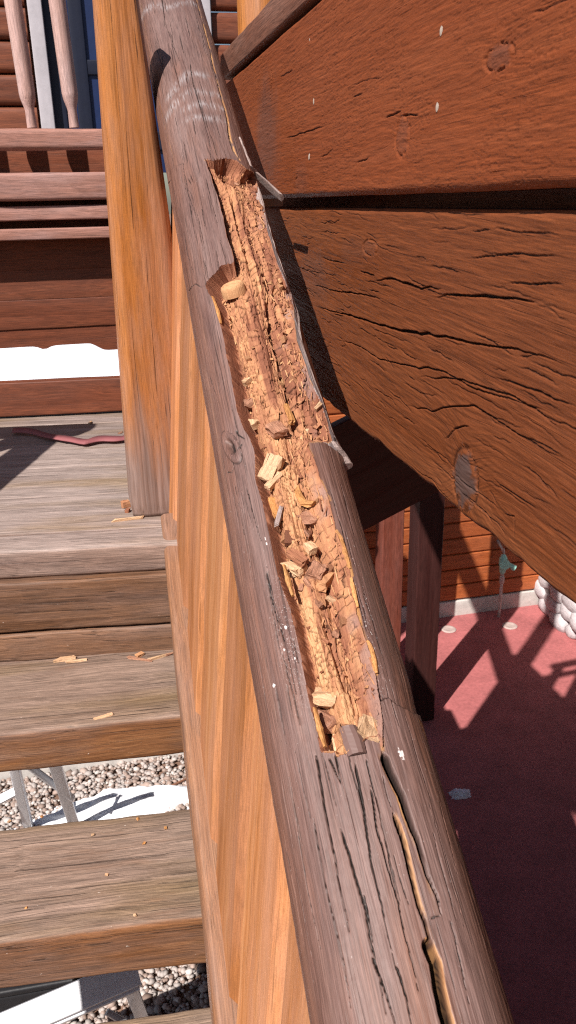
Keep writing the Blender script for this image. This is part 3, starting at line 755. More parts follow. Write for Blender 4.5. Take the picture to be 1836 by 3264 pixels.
    # checks that follow the grain all over
    r = random.Random(5)
    for i in range(330):
        l = r.uniform(.5, 3.2); v = r.uniform(-.11, .085); ln = r.uniform(.02, .13); dv = r.uniform(-.002, .002)
        uv = np.array([(l, v), (l + ln * .5, v + dv), (l + ln, v + dv * 1.6)])
        W_ = slice(np.searchsorted(ls, l - .01), np.searchsorted(ls, l + ln + .01))
        d, t, s = line_dist(U[W_], Vv[W_] + ((fbm(ls[W_] * 70, ls[W_] * 0, 61 + i, 3) - .5) * .002)[:, None], uv, .01)
        k = np.maximum(sstep(0, .3, t) * sstep(1, .7, t), .001); wdt = r.uniform(.0005, .0011)
        g = (1 - sstep(wdt * .4, wdt * .8, d / k)) * (d < .01)
        out[W_] += .0016 * g; crack[W_] = np.maximum(crack[W_], g * .85)
    # knot on the left shoulder
    q = rail_uv((737, 1425)); e = np.hypot((U - q[0]) / .021, (Vv - q[1] + (U - q[0]) * .25) / .0075)
    out = out + .005 * (1 - sstep(.35, .8, e)) - .0022 * np.exp(-((e - 1.1) / .35) ** 2); crack = np.maximum(crack, (1 - sstep(.3, .75, e)) * (.4 + .6 * (n1 > .5)))
    ring = np.exp(-((e - 1.5) / .07) ** 2) * (n2 > .4); crack = np.maximum(crack, ring * .7); out = out + .0008 * ring
    # broken ledge across the right flank: the upper shell stands proud of the lower
    led = UVL([(1213, 2230), (1240, 2222), (1262, 2242), (1290, 2258), (1318, 2275), (1345, 2282), (1372, 2330)])
    d, t, s = line_dist(Uj, Vv, led, .05)
    st_ = np.exp(-(d / .022) ** 2) * (s < 0); sgn = np.where(s < 0, 1, 0)
    out = out + .0026 * st_; crack = np.maximum(crack, np.exp(-(d / .0010) ** 2) * .9 * (n2 > .35))
    q = rail_uv((1340, 2300)); fresh = np.maximum(fresh, .8 * (np.hypot((U - q[0]) / .018, (Vv - q[1]) / .006) < 1) * (n2 > .5))
    # broken stub end on the far right edge
    q = rail_uv((1080, 1440)); e = np.hypot((U - q[0]) / .026, (Vv - q[1]) / .012)
    out = out - .004 * np.exp(-(e * 1.2) ** 2); crack = np.maximum(crack, np.exp(-((e - .9) / .22) ** 2) * (n2 > .45))
    # shell right of the upper hollow is silvered; fresh edges round the hollow
    edge = np.minimum(np.minimum(dl, dr_), db)
    fresh = np.maximum(fresh, np.exp(-(dr_ / .0016) ** 2) * (fbm(U * 45, Vv * 30, 71, 2) > .52) * .9)
    for pts in ([(1073, 1690), (1086, 1710), (1100, 1750), (1112, 1790), (1120, 1830)], [(1174, 2050), (1186, 2070), (1196, 2110), (1201, 2140)], [(1128, 1870), (1138, 1930), (1150, 1985)]):
        d, t, s = line_dist(U, Vv, UVL(pts), .02); fresh = np.maximum(fresh, (1 - sstep(.0022, .0036, d)))
    q0 = rail_uv((860, 620))[0]; q1 = rail_uv((1000, 1400))[0]
    scuff = sstep(.004, .0005, dr_ - .010) * (U < q0 + .02) * (U > q1) * (Vv > 0) * .85
    d, t, s = line_dist(U, Vv, UVL([(560, 330), (620, 290), (660, 310)]), .06)
    for a in ([(535, 370), (600, 285), (690, 300)], [(540, 310), (600, 225), (650, 235)], [(590, 340), (640, 320), (705, 345)], [(450, 60), (540, 15), (620, 10)], [(600, 370), (660, 365), (715, 385)]):
        d, t, s = line_dist(U, Vv, UVL(a), .06); scuff = np.maximum(scuff, .5 * np.exp(-(d / .012) ** 2) * sstep(.30, .62, fbm(U * 60, Vv * 500, 77, 3)))
    for c, a, b_ in (((1280, 2403), .010, .0045), ((905, 2070), .004, .0018), ((890, 2060), .004, .002), ((872, 2185), .006, .003), ((938, 2105), .008, .0025), ((910, 2005), .006, .003), ((1370, 2300), .008, .003), ((845, 1720), .010, .0016), ((1128, 1740), .002, .002), ((1105, 1712), .002, .002)):
        q = rail_uv(c); e = np.hypot((U - q[0]) / a, (Vv - q[1]) / b_) + (fbm(U * 300, Vv * 300, 79, 2) - .5) * 1.2
        white = np.maximum(white, (e < .34) * .85)
    # worn glossy varnish on both shoulders by the middle of the hollow
    gloss = np.zeros(U.shape)
    for c, a, b_ in (((1165, 1880), .075, .014), ((912, 2020), .06, .011), ((1190, 2030), .06, .012)):
        q = rail_uv(c); gloss = np.maximum(gloss, np.exp(-((U - q[0]) / a) ** 2 - ((Vv - q[1]) / b_) ** 2))
    cam_th = -.2
    flank = np.clip(sstep(.030, .085, Vv) + .8 * sstep(-.055, -.10, Vv), 0, 1)
    flank = np.clip(flank * (.55 + .9 * fbm(U * 5, Vv * 30, 91, 3)), 0, 1)
    depth = np.where(ins, depth_in, out)
    rr = R - depth
    P = np.stack([U, -rr * np.sin(TH), rr * np.cos(TH)], -1).reshape(-1, 3)
    gco = np.stack([U, Vv + .0012 * np.sin(U * 11), depth], -1).reshape(-1, 3)
    F = grid_faces(nu, nv)[:, ::-1]
    fin = ins.reshape(-1)[F].sum(1) >= 2
    tone = np.clip(.53 + .62 * (fbm(U * 7, Vv * 40, 95, 4) - .5) + .30 * (cid - .5) + .45 * (fbm(U * 18, Vv * 220, 96, 2) - .5) + .13 * ridge - .16 * sstep(.55, .8, f) - .25 * (1 - wall), 0, 1)
    tone = np.clip(tone - .46 * sstep(.50, .66, fbm(U * 5 + 3, Vv * 75, 196, 3)) * sstep(.2, .3, f) - .10 * sstep(.5, .7, fbm(U * 30, Vv * 30, 197, 3)), .02, 1)
    low = sstep(rail_uv((950, 1500))[0], rail_uv((900, 1250))[0], U); tone = np.clip(tone + .17 * (1 - low), 0, 1)
    pale = UVL([(960, 1900), (985, 2000), (1005, 2080), (1015, 2130)]); d, t, s = line_dist(U, Vv, pale, .03); tone = np.clip(tone + .60 * np.exp(-(d / .0075) ** 2), 0, 1)
    tone = np.clip(tone - .42 * sstep(.0030, .0014, dl) * (.6 + .8 * fbm(U * 30, Vv * 200, 199, 2)), .02, 1)      # left wall's shade put into the tone along the brown shell's cut edge
    rcrack = np.clip(gap * (1 - .3 * small) * .95, 0, 1) * sstep(.05, .3, wall)
    rgray = np.clip(sstep(.80, .97, f) * .55 * sstep(.5, .62, fbm(U * 22, Vv * 50, 98, 3)), 0, 1)
    def take(sel, name, m, parent, attrs, mw):
        idx = np.unique(F[sel]); mp = np.full(len(P), -1); mp[idx] = np.arange(len(idx))
        me = fast_mesh(name, P[idx], mp[F[sel]], True, {k: (dt, a.reshape(len(P), -1)[idx]) for k, (dt, a) in attrs.items()})
        return obj_from(name, me, m, mw, parent)
    shell = take(~fin, 'handrail', M['rail'], railing, {'gco': ('FLOAT_VECTOR', gco), 'crack': ('FLOAT', crack), 'fresh': ('FLOAT', fresh), 'white': ('FLOAT', white), 'scuff': ('FLOAT', scuff), 'gloss': ('FLOAT', gloss), 'flank': ('FLOAT', flank)}, RAIL_MW)
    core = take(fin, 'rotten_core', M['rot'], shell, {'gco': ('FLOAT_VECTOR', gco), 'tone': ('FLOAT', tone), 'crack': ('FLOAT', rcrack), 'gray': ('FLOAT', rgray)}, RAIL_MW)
    def surf(l, v):
        i = min(np.searchsorted(ls, l), nu - 1); j = int(np.argmin(np.abs(th - v / R)))
        return rr[i, j], bool(ins[i, j]), f[i, j], min(dl[i, j], dr_[i, j], db[i, j])
    return shell, core, surf
handrail, core, rail_surf = build_handrail()

def on_rail(l, v, lift=0., rot=(0, 0, 0), r=None):
    """world matrix of something lying on the log at (l, v)"""
    rr = (rail_surf(l, v)[0] if r is None else r) + lift; a = v / R
    n = math.cos(a) * NV + math.sin(a) * SV
    P = AX0 + DU * l + n * rr
    mw = frame(P, DU, n)
    return mw @ (Matrix.Rotation(rot[2], 4, 'Z') @ Matrix.Rotation(rot[1], 4, 'Y') @ Matrix.Rotation(rot[0], 4, 'X'))

# cubes of rotted wood still seated in the hollow
def rot_blocks():
    meshes = []
    for k in range(14):
        me = hull_mesh('rot_block', 1, 1, 1, 15, 100 + k, .85); me.materials.append(M['rotblock']); meshes.append(me)
    r = random.Random(3); n = 0; tries = 0
    lmin, lmax = POLY[:, 0].min(), POLY[:, 0].max()
    while n < 48 and tries < 20000:
        tries += 1
        l = r.uniform(lmin, lmax); v = r.uniform(-.075, .075)
        rr, i, f, e = rail_surf(l, v)
        if not i or e < .004: continue
        if f < .60 and r.random() < .88: continue
        if f > .93 and r.random() < .7: continue
        o = bpy.data.objects.new('rot_block', r.choice(meshes)); COL.objects.link(o)
        s = r.uniform(.6, 1.25)
        mw = on_rail(l, v, -.0008 * s, (r.uniform(-.25, .25), r.uniform(-.25, .25), r.uniform(-.25, .25))) @ Matrix.Diagonal((.011 * s * r.uniform(.8, 1.5), .0075 * s * r.uniform(.8, 1.3), .0075 * s, 1))
        place(o, mw, handrail); n += 1
rot_blocks()
def rot_crumbs():
    r = random.Random(9); V = []; F = []; tone = []; base = hull_mesh('tmp', 1, 1, 1, 10, 5, .5)
    bv = np.array([v.co[:] for v in base.vertices]); bm = bmesh.new(); bm.from_mesh(base); bmesh.ops.triangulate(bm, faces=bm.faces); bf = np.array([[v.index for v in f.verts] for f in bm.faces]); bm.free()
    n = 0
    lmin, lmax = POLY[:, 0].min(), POLY[:, 0].max(); inv = RAIL_MW.inverted()
    while n < 900:
        l = r.uniform(lmin, lmax); v = r.uniform(-.08, .08); rr, i, f, e = rail_surf(l, v)
        if not i or e < .002: continue
        if r.random() > .05 + 1.6 * max(0, abs(f - .42) - .12): continue
        sliver = r.random() < .6; s = r.uniform(.0010, .0019) if sliver else r.uniform(.0012, .0036)
        rot = (r.uniform(-3, 3), r.gauss(0, .10), r.gauss(0, .16)) if sliver else (r.uniform(-3, 3), r.uniform(-3, 3), r.uniform(-3, 3))
        A = np.array(inv @ on_rail(l, v, s * .3, rot))
        V.append((bv * s * np.array((r.uniform(6, 16) if sliver else r.uniform(.9, 2.2), 1, r.uniform(.6, 1)))) @ A[:3, :3].T + A[:3, 3]); F.append(bf + n * len(bv)); tone += [r.random()] * len(bv); n += 1
    me = fast_mesh('rot_crumbs', np.concatenate(V), np.concatenate(F), False)
    a = me.attributes.new('tone', 'FLOAT', 'POINT'); a.data.foreach_set('value', np.array(tone, np.float32))
    me.attributes.new('gco', 'FLOAT_VECTOR', 'POINT').data.foreach_set('vector', np.concatenate(V).astype(np.float32).ravel())
    o = obj_from('rot_crumbs', me, M['rot'], RAIL_MW, handrail); o['kind'] = 'stuff'
rot_crumbs()
# knot left standing in the upper hollow
q = rail_uv((737, 905))
kn = lathe('knot', [(0, .017), (.010, .0165), (.0135, .0155), (.015, .0135), (.0138, .0115), (.0152, .0085), (.0138, .006), (.0150, .003), (.015, .0006)], M['rotblock'], on_rail(q[0], q[1], -.004) @ Matrix.Rotation(-math.pi / 2 + .35, 4, 'Y'), handrail, 22)
# splinters of the shell still hanging on
def strip(name, pix, wdt, th, m, lift=.0, taper=(.5, 1, .4), parent=handrail, r=R):
    uv = UVL(pix); n = 14; seg = np.hypot(*(uv[1:] - uv[:-1]).T); cum = np.concatenate([[0], np.cumsum(seg)]); ss = np.linspace(0, cum[-1], n)
    ul = np.interp(ss, cum, uv[:, 0]); vl = np.interp(ss, cum, uv[:, 1]); inv = np.array(RAIL_MW.inverted())
    V = []; rr_ = random.Random(int(uv[0, 0] * 1e5))
    for i in range(n):
        t = i / (n - 1); k = np.interp(t, (0, .5, 1), taper); a = vl[i] / R; nn = math.cos(a) * NV + math.sin(a) * SV; tt = math.cos(a) * SV - math.sin(a) * NV
        lf = lift * (t if lift >= 0 else 1 - t) ; lf = abs(lf)
        c = AX0 + DU * ul[i] + nn * (r + lf); hw_ = wdt * k * .5 * (rr_.uniform(.85, 1.15) if wdt < .016 else rr_.uniform(.97, 1.03))
        for (a_, b_) in ((-1, -.9), (-.55, .5), (.1, .8), (.6, .4), (1, -.9)): V.append(c + tt * hw_ * a_ + nn * th * .5 * b_ * (1 + (.2 if wdt < .016 else .04) * rr_.uniform(-1, 1)))
    V = np.array(V) @ inv[:3, :3].T + inv[:3, 3]; k = 5; F = []
    for i in range(n - 1):
        for j in range(k): F.append((i * k + j, (i + 1) * k + j, (i + 1) * k + (j + 1) % k, i * k + (j + 1) % k))
    bm = bmesh.new(); vv = [bm.verts.new(x) for x in V]
    for f_ in F: bm.faces.new([vv[x] for x in f_])
    bm.faces.new(vv[:k]); bm.faces.new(vv[-k:]); bmesh.ops.recalc_face_normals(bm, faces=bm.faces)
    me = bpy.data.meshes.new(name); bm.to_mesh(me); bm.free()
    return obj_from(name, me, m, RAIL_MW, parent)
sp = strip('splinter', [(800, 535), (815, 560), (835, 595), (855, 625), (866, 640)], .020, .007, M['grayedge'], .032, (.55, 1.0, .75)); sp['label'] = 'silvered splinter curling off the right edge'
strip('splinter', [(762, 440), (782, 490), (800, 535)], .008, .005, M['grayedge'], 0, (.5, 1, 1), r=R + .001)
for pix, wd in (([(1073, 1690), (1088, 1712), (1102, 1755), (1116, 1812)], .0062), ([(1172, 2042), (1186, 2065), (1197, 2112), (1202, 2145)], .0065), ([(1120, 1840), (1130, 1880), (1141, 1935)], .005), ([(903, 1800), (916, 1850), (932, 1898)], .006), ([(1000, 2255), (1016, 2320), (1034, 2380)], .006), ([(676, 945), (690, 985), (702, 1030)], .005)):
    strip('splinter', pix, wd, .004, M['yellow'], 0, (.5, 1, .5), r=R - .0005)
tg = strip('splinter', [(1108, 2312), (1122, 2345), (1140, 2400)], .017, .005, M['rail'], 0, (.85, 1, .9), r=R - .001)
# the silvered shell along the right of the hollow, and the broken stub that ends it
strip('shell_edge', [(826, 600), (848, 690), (872, 780), (900, 860), (922, 905)], .011, .010, M['grayedge'], 0, (.7, 1, .8), r=R - .003)
strip('shell_edge', [(927, 930), (945, 990), (952, 1060), (975, 1140), (1000, 1210), (1030, 1290), (1058, 1380), (1068, 1410)], .013, .011, M['grayedge'], 0, (.7, 1.0, .8), r=R - .003)
strip('broken_stub', [(1062, 1415), (1075, 1440), (1090, 1470), (1098, 1490)], .020, .012, M['grayedge'], .006, (.8, 1, .7), r=R)

# ------------------------------------------------------------------ loose chips lying in the hollow
def chip(px, size, m, label, rot, seed, bend=0., lift=None, group=None, n=20):
    q = rail_uv(px); me = hull_mesh('wood_chip', *size, n, seed, .8, bend, 2 if max(size) > .016 else 1); me.materials.append(m)
    o = bpy.data.objects.new('wood_chip', me); COL.objects.link(o)
    place(o, on_rail(q[0], q[1], size[2] * .42 if lift is None else lift, rot), None)
    return tag(o, label, 'wood chip', group or 'loose wood chips on the handrail')
chip((858, 1476), (.034, .019, .011), M['pale'], 'large pale split chip high in the hollow, beside the left wall near the knot hole', (.15, -.25, -.75), 1)
chip((862, 1512), (.024, .008, .006), M['pale'], 'thin pale sliver just below the large pale chip', (.2, .1, -.85), 2)
chip((843, 1500), (.014, .009, .006), M['rotblock'], 'small tan flake tucked under the large pale chip', (.4, .1, .5), 3)
chip((978, 1560), (.026, .016, .010), M['yellow'], 'curled yellow chip standing in the middle of the hollow', (.5, -.1, .55), 4, .007)
chip((853, 1590), (.033, .011, .006), M['yellow'], 'yellow lengthwise chip pressed against the left wall of the hollow', (.7, .05, .08), 5, .003)
chip((876, 1625), (.026, .0055, .006), M['grayedge'], 'narrow gray sliver leaning beside the yellow chip', (.2, .1, -.35), 6, 0, .006)
chip((984, 1617), (.020, .023, .008), M['brownchip'], 'pinkish brown chip lying below the curled yellow one', (.1, .15, .5), 7)
chip((990, 1718), (.014, .011, .009), M['pale'], 'small pale cube right of centre in the hollow', (.2, .2, .4), 8)
chip((926, 1783), (.028, .013, .010), M['pale'], 'bright pale chip at the left wall amid the heap of crumbs', (.2, .2, .65), 9)
chip((945, 1768), (.026, .010, .007), M['rotblock'], 'tan sliver lying across the bright pale chip', (.3, .1, .6), 10, 0, .010)
chip((1010, 1796), (.020, .016, .010), M['brownchip'], 'rounded brown chip at the right side of the crumb heap', (.3, 0, -.5), 11)
chip((1045, 1820), (.028, .014, .010), M['rotblock'], 'tan chip leaning on the right slope of the hollow', (-.3, .3, -.6), 12)
chip((1000, 2197), (.040, .022, .014), M['pale'], 'largest pale chip, near the lower end of the hollow', (.25, -.1, .95), 13)
chip((793, 1322), (.013, .011, .010), M['pale'], 'whitish cube by the left wall at the middle of the hollow', (.1, .1, .2), 14)
chip((932, 1290), (.032, .008, .008), M['yellow'], 'cream coloured splinter beside the dark groove', (0, .05, .1), 15)
chip((772, 1190), (.011, .010, .009), M['pale'], 'pale rounded nub by the left wall below the standing knot', (.1, .1, .6), 16)
chip((772, 1255), (.018, .012, .012), M['brownchip'], 'round ended brown peg against the left wall of the hollow', (.1, .3, .1), 17)
chip((1180, 2315), (.024, .020, .012), M['pale'], 'pale broken flake at the lower right corner of the hollow', (.2, .2, -.5), 18)
chip((1040, 2370), (.034, .010, .008), M['pale'], 'pale stringy sliver at the lower left corner of the hollow', (.1, .1, -.5), 19)
chip((1022, 2270), (.022, .016, .012), M['brownchip'], 'reddish brown crumb just below the largest pale chip', (.5, .4, .3), 20)
chip((880, 1350), (.024, .018, .010), M['brownchip'], 'dark brown ridge fragment lying across the middle of the hollow', (.1, .2, .3), 21)
for k in range(26):       # the crumb heap: alike small chips
    c = random.choice(((945, 1800), (970, 1830), (925, 1765), (1040, 1900), (1075, 1960), (1100, 2060), (975, 1190), (985, 1250), (955, 1150), (1000, 1320), (800, 570), (1010, 1680)))
    px = (c[0] + random.uniform(-34, 34), c[1] + random.uniform(-45, 45))
    q = rail_uv(px)
    if not rail_surf(*q)[1]: continue
    chip(px, (random.uniform(.007, .016), random.uniform(.004, .007), random.uniform(.003, .006)), random.choice([M['rotblock'], M['rotblock'], M['brownchip'], M['pale']]), 'small tan crumbled chip among the loose rot in the hollow', tuple(random.uniform(-.7, .7) for _ in range(3)), 200 + k, group='small chips heaped in the hollow', n=14)

# ------------------------------------------------------------------ bottom rail and balusters
BX = .090                                                   # middle of the baluster row, left of the rail axis
def rail_line(y, dx, dz): return np.array([dx + .0335 * y, y, -.8 + .5557 * y + dz])
board('bottom_rail', rail_line(-.5, .088, -.785), rail_line(1.66, .088, -.785), .118, .11, M['tan_base'], railing, r=.012, n=60, wob=.003, seed=31)
def baluster(y, seed):
    """square post with long chamfers that run out above the bottom rail"""
    x = .094 + .0335 * y; zb = -.8 + .5557 * y - .79 if y < 1.8 else LZ; zt_ = -.8 + .5557 * y - .115; Lz = zt_ - zb
    h = .044; hx = .0925; c = .018; n = 40
    xs = sorted(set(list(np.linspace(0, Lz, n)) + [.085, .092, .10, .108, .118]))
    V = []
    for zz in xs:
        k = c
        q = h + .0007 * (float(vnoise(np.array(zz * 14.), np.array(seed * 1.7), 3)) - .5) * 2
        qx = hx * q / h; V.append([(q - k, -qx), (q, -qx + k), (q, qx - k), (q - k, qx), (-q + k, qx), (-q, qx - k), (-q, -qx + k), (-q + k, -qx)])
    bm = bmesh.new(); rows = [[bm.verts.new((z_, a, b_)) for a, b_ in r_] for z_, r_ in zip(xs, V)]
    for a, b_ in zip(rows, rows[1:]):
        for j in range(8): bm.faces.new((a[j], a[(j + 1) % 8], b_[(j + 1) % 8], b_[j]))
    bm.faces.new(rows[-1]); bm.faces.new(list(reversed(rows[0]))); bmesh.ops.recalc_face_normals(bm, faces=bm.faces)
    me = bpy.data.meshes.new('baluster'); bm.to_mesh(me); bm.free()
    obj_from('baluster', me, M['tan'], frame((x, y, zb), (.064, 0, .72), (0, 1, 0)), railing)
for i in range(10): baluster(-.06 + i * .195 - (.03 if i == 10 else 0), i)

# ------------------------------------------------------------------ tall log posts
def log_post(name, x, y, z0, z1, r, m, label, seed, lean=(0, 0), parent=None):
    n = 90; k = 40; zs = np.linspace(0, z1 - z0, n); a = np.linspace(0, 2 * np.pi, k, endpoint=False)
    A, Z = np.meshgrid(a, zs); rr = r + .006 * (fbm(np.cos(A) * 2 + 5, np.sin(A) * 2 + Z * 1.2, seed, 3) - .5) * 2 + .002 * (fbm(A * 7, Z * 4, seed + 2, 2) - .5)
    rr = rr * (1 - .05 * sstep(.05, 0, Z))
    V = np.stack([Z, rr * np.cos(A), rr * np.sin(A)], -1).reshape(-1, 3)
    i = np.arange((n - 1) * k); p = i // k; j = i % k; F = np.stack([p * k + j, p * k + (j + 1) % k, (p + 1) * k + (j + 1) % k, (p + 1) * k + j], 1)
    me = fast_mesh(name, V, F); 
    o = obj_from(name, me, m, frame((x, y, z0), (lean[0], lean[1], 1), (0, 1, 0)), parent)
    return tag(o, label, 'log post')
def flat_post():
    """broad flat-faced post with eased edges, let in beside the rail at the top"""
    sec = np.array(rrect(2, 2, .42, 5)); n = 110; z1 = .352; zs = np.linspace(LZ, z1, n); V = []
    a = np.arctan2(sec[:, 1], sec[:, 0])
    for z in zs:
        k = (z - LZ) / (z1 - LZ); xl = .024 + .022 * k; xr = .128 + .075 * (1 - k)
        rough = .0035 * (fbm(np.cos(a) * 2 + 5, np.sin(a) * 2 + z * 2.2, 3, 3) - .5) + .0014 * (fbm(a * 9, z * 5 + 0 * a, 8, 2) - .5)
        g = 1 - .05 * float(sstep(LZ + .03, LZ, np.array(z)))
        V.append(np.stack([(xl + xr) / 2 + sec[:, 0] * ((xr - xl) / 2 * g + rough), 1.772 + sec[:, 1] * (.058 * g + rough), np.full(len(sec), z)], 1))
    m_ = len(sec); V = np.concatenate(V); i = np.arange((n - 1) * m_); p = i // m_; j = i % m_
    F = np.stack([p * m_ + j, p * m_ + (j + 1) % m_, (p + 1) * m_ + (j + 1) % m_, (p + 1) * m_ + j], 1)
    mw = frame((.095, 1.772, LZ), (0, 0, 1), (0, 1, 0))
    me = fast_mesh('timber_post', local(V, mw), F); bm = bmesh.new(); bm.from_mesh(me); bm.verts.ensure_lookup_table()
    bm.faces.new([bm.verts[(n - 1) * m_ + q] for q in range(m_)]); bm.faces.new([bm.verts[q] for q in range(m_)]); bmesh.ops.recalc_face_normals(bm, faces=bm.faces)
    for f in bm.faces: f.smooth = len(f.verts) == 4
    bm.to_mesh(me); bm.free()
    tag(obj_from('timber_post', me, M['post'], mw), 'tall golden tan post with a gray foot, on the landing beside the handrail', 'post')
flat_post()
log_post('log_post', .442, 2.13, GROUND, 1.6, .062, M['post'], 'orange log post behind the upper left end of the heavy boards', 6)

# ================================================================== HEAVY BOARDS AT THE RIGHT
XB = .36
wallb = empty('timber_wall', (XB, 1.2, -.3), 'heavy red brown timber boards running beside the handrail, the lower one deeply checked', 'timber wall')
def heavy_board(name, z0, z1, xface, th, m, features, seed, yend=2.13):
    ys = [.30]
    while ys[-1] < yend: ys.append(ys[-1] + .00135 * ys[-1] + .0002)
    ys = np.concatenate([np.linspace(-.9, .29, 26), ys]); zs = np.linspace(z0, z1, 360)
    Yg, Zg = np.meshgrid(ys, zs, indexing='ij')
    gv = Zg + .010 * (fbm(Yg * 3, Zg * 6, seed, 3) - .5) + features.get('slope', 0) * (Yg - 1)
    gray = np.zeros(Yg.shape); crack = np.zeros(Yg.shape); fresh = np.zeros(Yg.shape)
    dep = .0012 * (fbm(Yg * 30, gv * 300, seed + 1, 3) - .5) + .004 * (fbm(Yg * 4, Zg * 12, seed + 2, 2) - .5)
    P2 = lambda pts: np.array([onx(p, xface)[1:] for p in pts])
    for c, ry, rz, gr, bulge in features.get('knots', ()):
        cy, cz = onx(c, xface)[1:]
        e = np.hypot((Yg - cy) / ry, (Zg - cz) / rz)
        gv = gv + (Zg - cz) * 0 + np.sign(Zg - cz + 1e-6) * .9 * rz * np.exp(-(e / 1.7) ** 2) * (1 if bulge else .6)
        nz = fbm(Yg * 120, Zg * 120, seed + 7, 3)
        gray = np.maximum(gray, gr * (1 - sstep(.62, 1.02, e + .8 * (nz - .5))))
        dep = dep - .003 * bulge * np.exp(-(e / 1.3) ** 2) + .0016 * np.exp(-((e - 1.0) / .12) ** 2) * (nz > .4)
        crack = np.maximum(crack, .7 * bulge * np.exp(-((e - 1.02) / .07) ** 2) * (nz > .52))
    for pts, wdt, d_ in features.get('cracks', ()):
        wdt *= .52; d_ *= .7
        pp_ = P2(pts); W_ = slice(np.searchsorted(ys, pp_[:, 0].min() - .02), np.searchsorted(ys, pp_[:, 0].max() + .02))
        d, t, s = line_dist(Yg[W_], Zg[W_] + ((fbm(ys[W_] * 40, ys[W_] * 0, seed + 11, 2) - .5) * .003)[:, None], pp_, .02)
        k = np.maximum(sstep(0, .4, t) * sstep(1, .6, t) * (.45 + .9 * fbm(t * 9, t * 0, seed + 13, 2)), .001)
        eff = np.maximum(wdt * k, .0011); g = (1 - sstep(eff * .4, eff * .9, d)) * np.clip(wdt * k / eff * 1.3, 0, 1) * sstep(0, .05, t) * sstep(1, .95, t)
        dep[W_] += d_ * g - .0004 * np.exp(-(d / .005) ** 2) * (s < 0) * k; crack[W_] = np.maximum(crack[W_], g)
    r = random.Random(seed)
    for i in range(features.get('checks', 0)):
        y = r.uniform(.5, 2.0); z = r.uniform(z0, z1); ln = r.uniform(.02, .14) * (1 if r.random() > .2 else 1.6); dv = r.uniform(-.008, .008) - features.get('slope', 0) * ln
        uv = np.array([(y, z), (y + ln * .5, z + dv * .7), (y + ln, z + dv)])
        W_ = slice(np.searchsorted(ys, y - .012), np.searchsorted(ys, y + ln + .012))
        d, t, s = line_dist(Yg[W_], Zg[W_] + ((fbm(ys[W_] * 50, ys[W_] * 0, seed + 20 + i, 3) - .5) * .005)[:, None], uv, .012)
        k = np.maximum(sstep(0, .3, t) * sstep(1, .7, t), .001); wdt = r.uniform(.0004, .0009)
        eff = .0010; g = (1 - sstep(eff * .3, eff, d)) * np.clip(wdt * k / .0008, 0, 1) * (t > .01) * (t < .99); dep[W_] += .0016 * g; crack[W_] = np.maximum(crack[W_], .8 * g)
    if features.get('pits'):
        # rough-sawn: short torn fibres across the face
        pt = fbm(Yg * 170, Zg * 620, seed + 40, 2); ct = sstep(.58, .74, pt) * (.35 + .65 * sstep(.4, .62, fbm(Yg * 9, Zg * 14, seed + 41, 2)))
        dep = dep + .0004 * ct; crack = np.maximum(crack, .20 * ct)
    st_ = features.get('stain')
    if st_ is not None:
        for c, ry, rz, a in st_:
            cy, cz = onx(c, xface)[1:]; e = np.hypot((Yg - cy) / ry, (Zg - cz) / rz) + .6 * (fbm(Yg * 40, Zg * 10, seed + 50, 3) - .5)
            gray = np.maximum(gray, a * (1 - sstep(.4, 1.1, e)))
    rd = .007 * (1 - np.clip((Zg - z0) / .009, 0, 1)) ** 2 + .006 * (1 - np.clip((z1 - Zg) / .008, 0, 1)) ** 2   # eased arrises
    lowwob = (fbm(Yg[:, 0] * 26, 0 * Yg[:, 0], seed + 60, 3) - .5) * features.get('ragged', .003)
    Zp = Zg + lowwob[:, None] * (1 - np.clip((Zg - z0) / .03, 0, 1))
    Xp = xface + dep + rd
    P = np.stack([Xp, Yg, Zp], -1).reshape(-1, 3)
    F = grid_faces(len(ys), len(zs))[:, ::-1]
    n0 = len(P); nv = len(zs); nu = len(ys)
    # back, top, bottom and end faces
    bot = np.arange(nu) * nv; top = bot + nv - 1
    back = np.concatenate([P[bot] + (th, 0, 0), P[top] + (th, 0, 0)])
    back[:, 0] = xface + th
    P2_ = np.concatenate([P, back]); b0 = n0 + np.arange(nu); b1 = n0 + nu + np.arange(nu); E = []
    E.append(np.stack([bot[:-1], bot[1:], b0[1:], b0[:-1]], 1)); E.append(np.stack([top[:-1], b1[:-1], b1[1:], top[1:]], 1)); E.append(np.stack([b0[:-1], b0[1:], b1[1:], b1[:-1]], 1))
    # end grain at both ends
    e0 = n0 + 2 * nu
    for q, row in enumerate((0, nu - 1)):
        fr_ = row * nv + np.arange(nv); bk = P[fr_].copy(); bk[:, 0] = xface + th; P2_ = np.concatenate([P2_, bk]); bi = e0 + q * nv + np.arange(nv)
        E.append(np.stack([fr_[:-1], fr_[1:], bi[1:], bi[:-1]], 1) if q else np.stack([fr_[:-1], bi[:-1], bi[1:], fr_[1:]], 1))
    F = np.concatenate([F] + E)
    tail = lambda a: np.concatenate([a.reshape(n0, -1), np.zeros((2 * nu + 2 * nv, a.reshape(n0, -1).shape[1]))])
    gco = np.stack([Yg, gv, 0 * gv], -1)
    gb = tail(gco); gb[n0:, 0] = P2_[n0:, 1]; gb[n0:, 1] = P2_[n0:, 2]; gb[n0:, 2] = th
    mw = Matrix.Translation((xface, 1.2, z0))
    me = fast_mesh(name, P2_ - np.array((xface, 1.2, z0)), F, True, {'gco': ('FLOAT_VECTOR', gb), 'gray': ('FLOAT', tail(gray)), 'crack': ('FLOAT', tail(crack)), 'fresh': ('FLOAT', tail(fresh))})
    o = obj_from(name, me, m, mw, wallb)
    return o
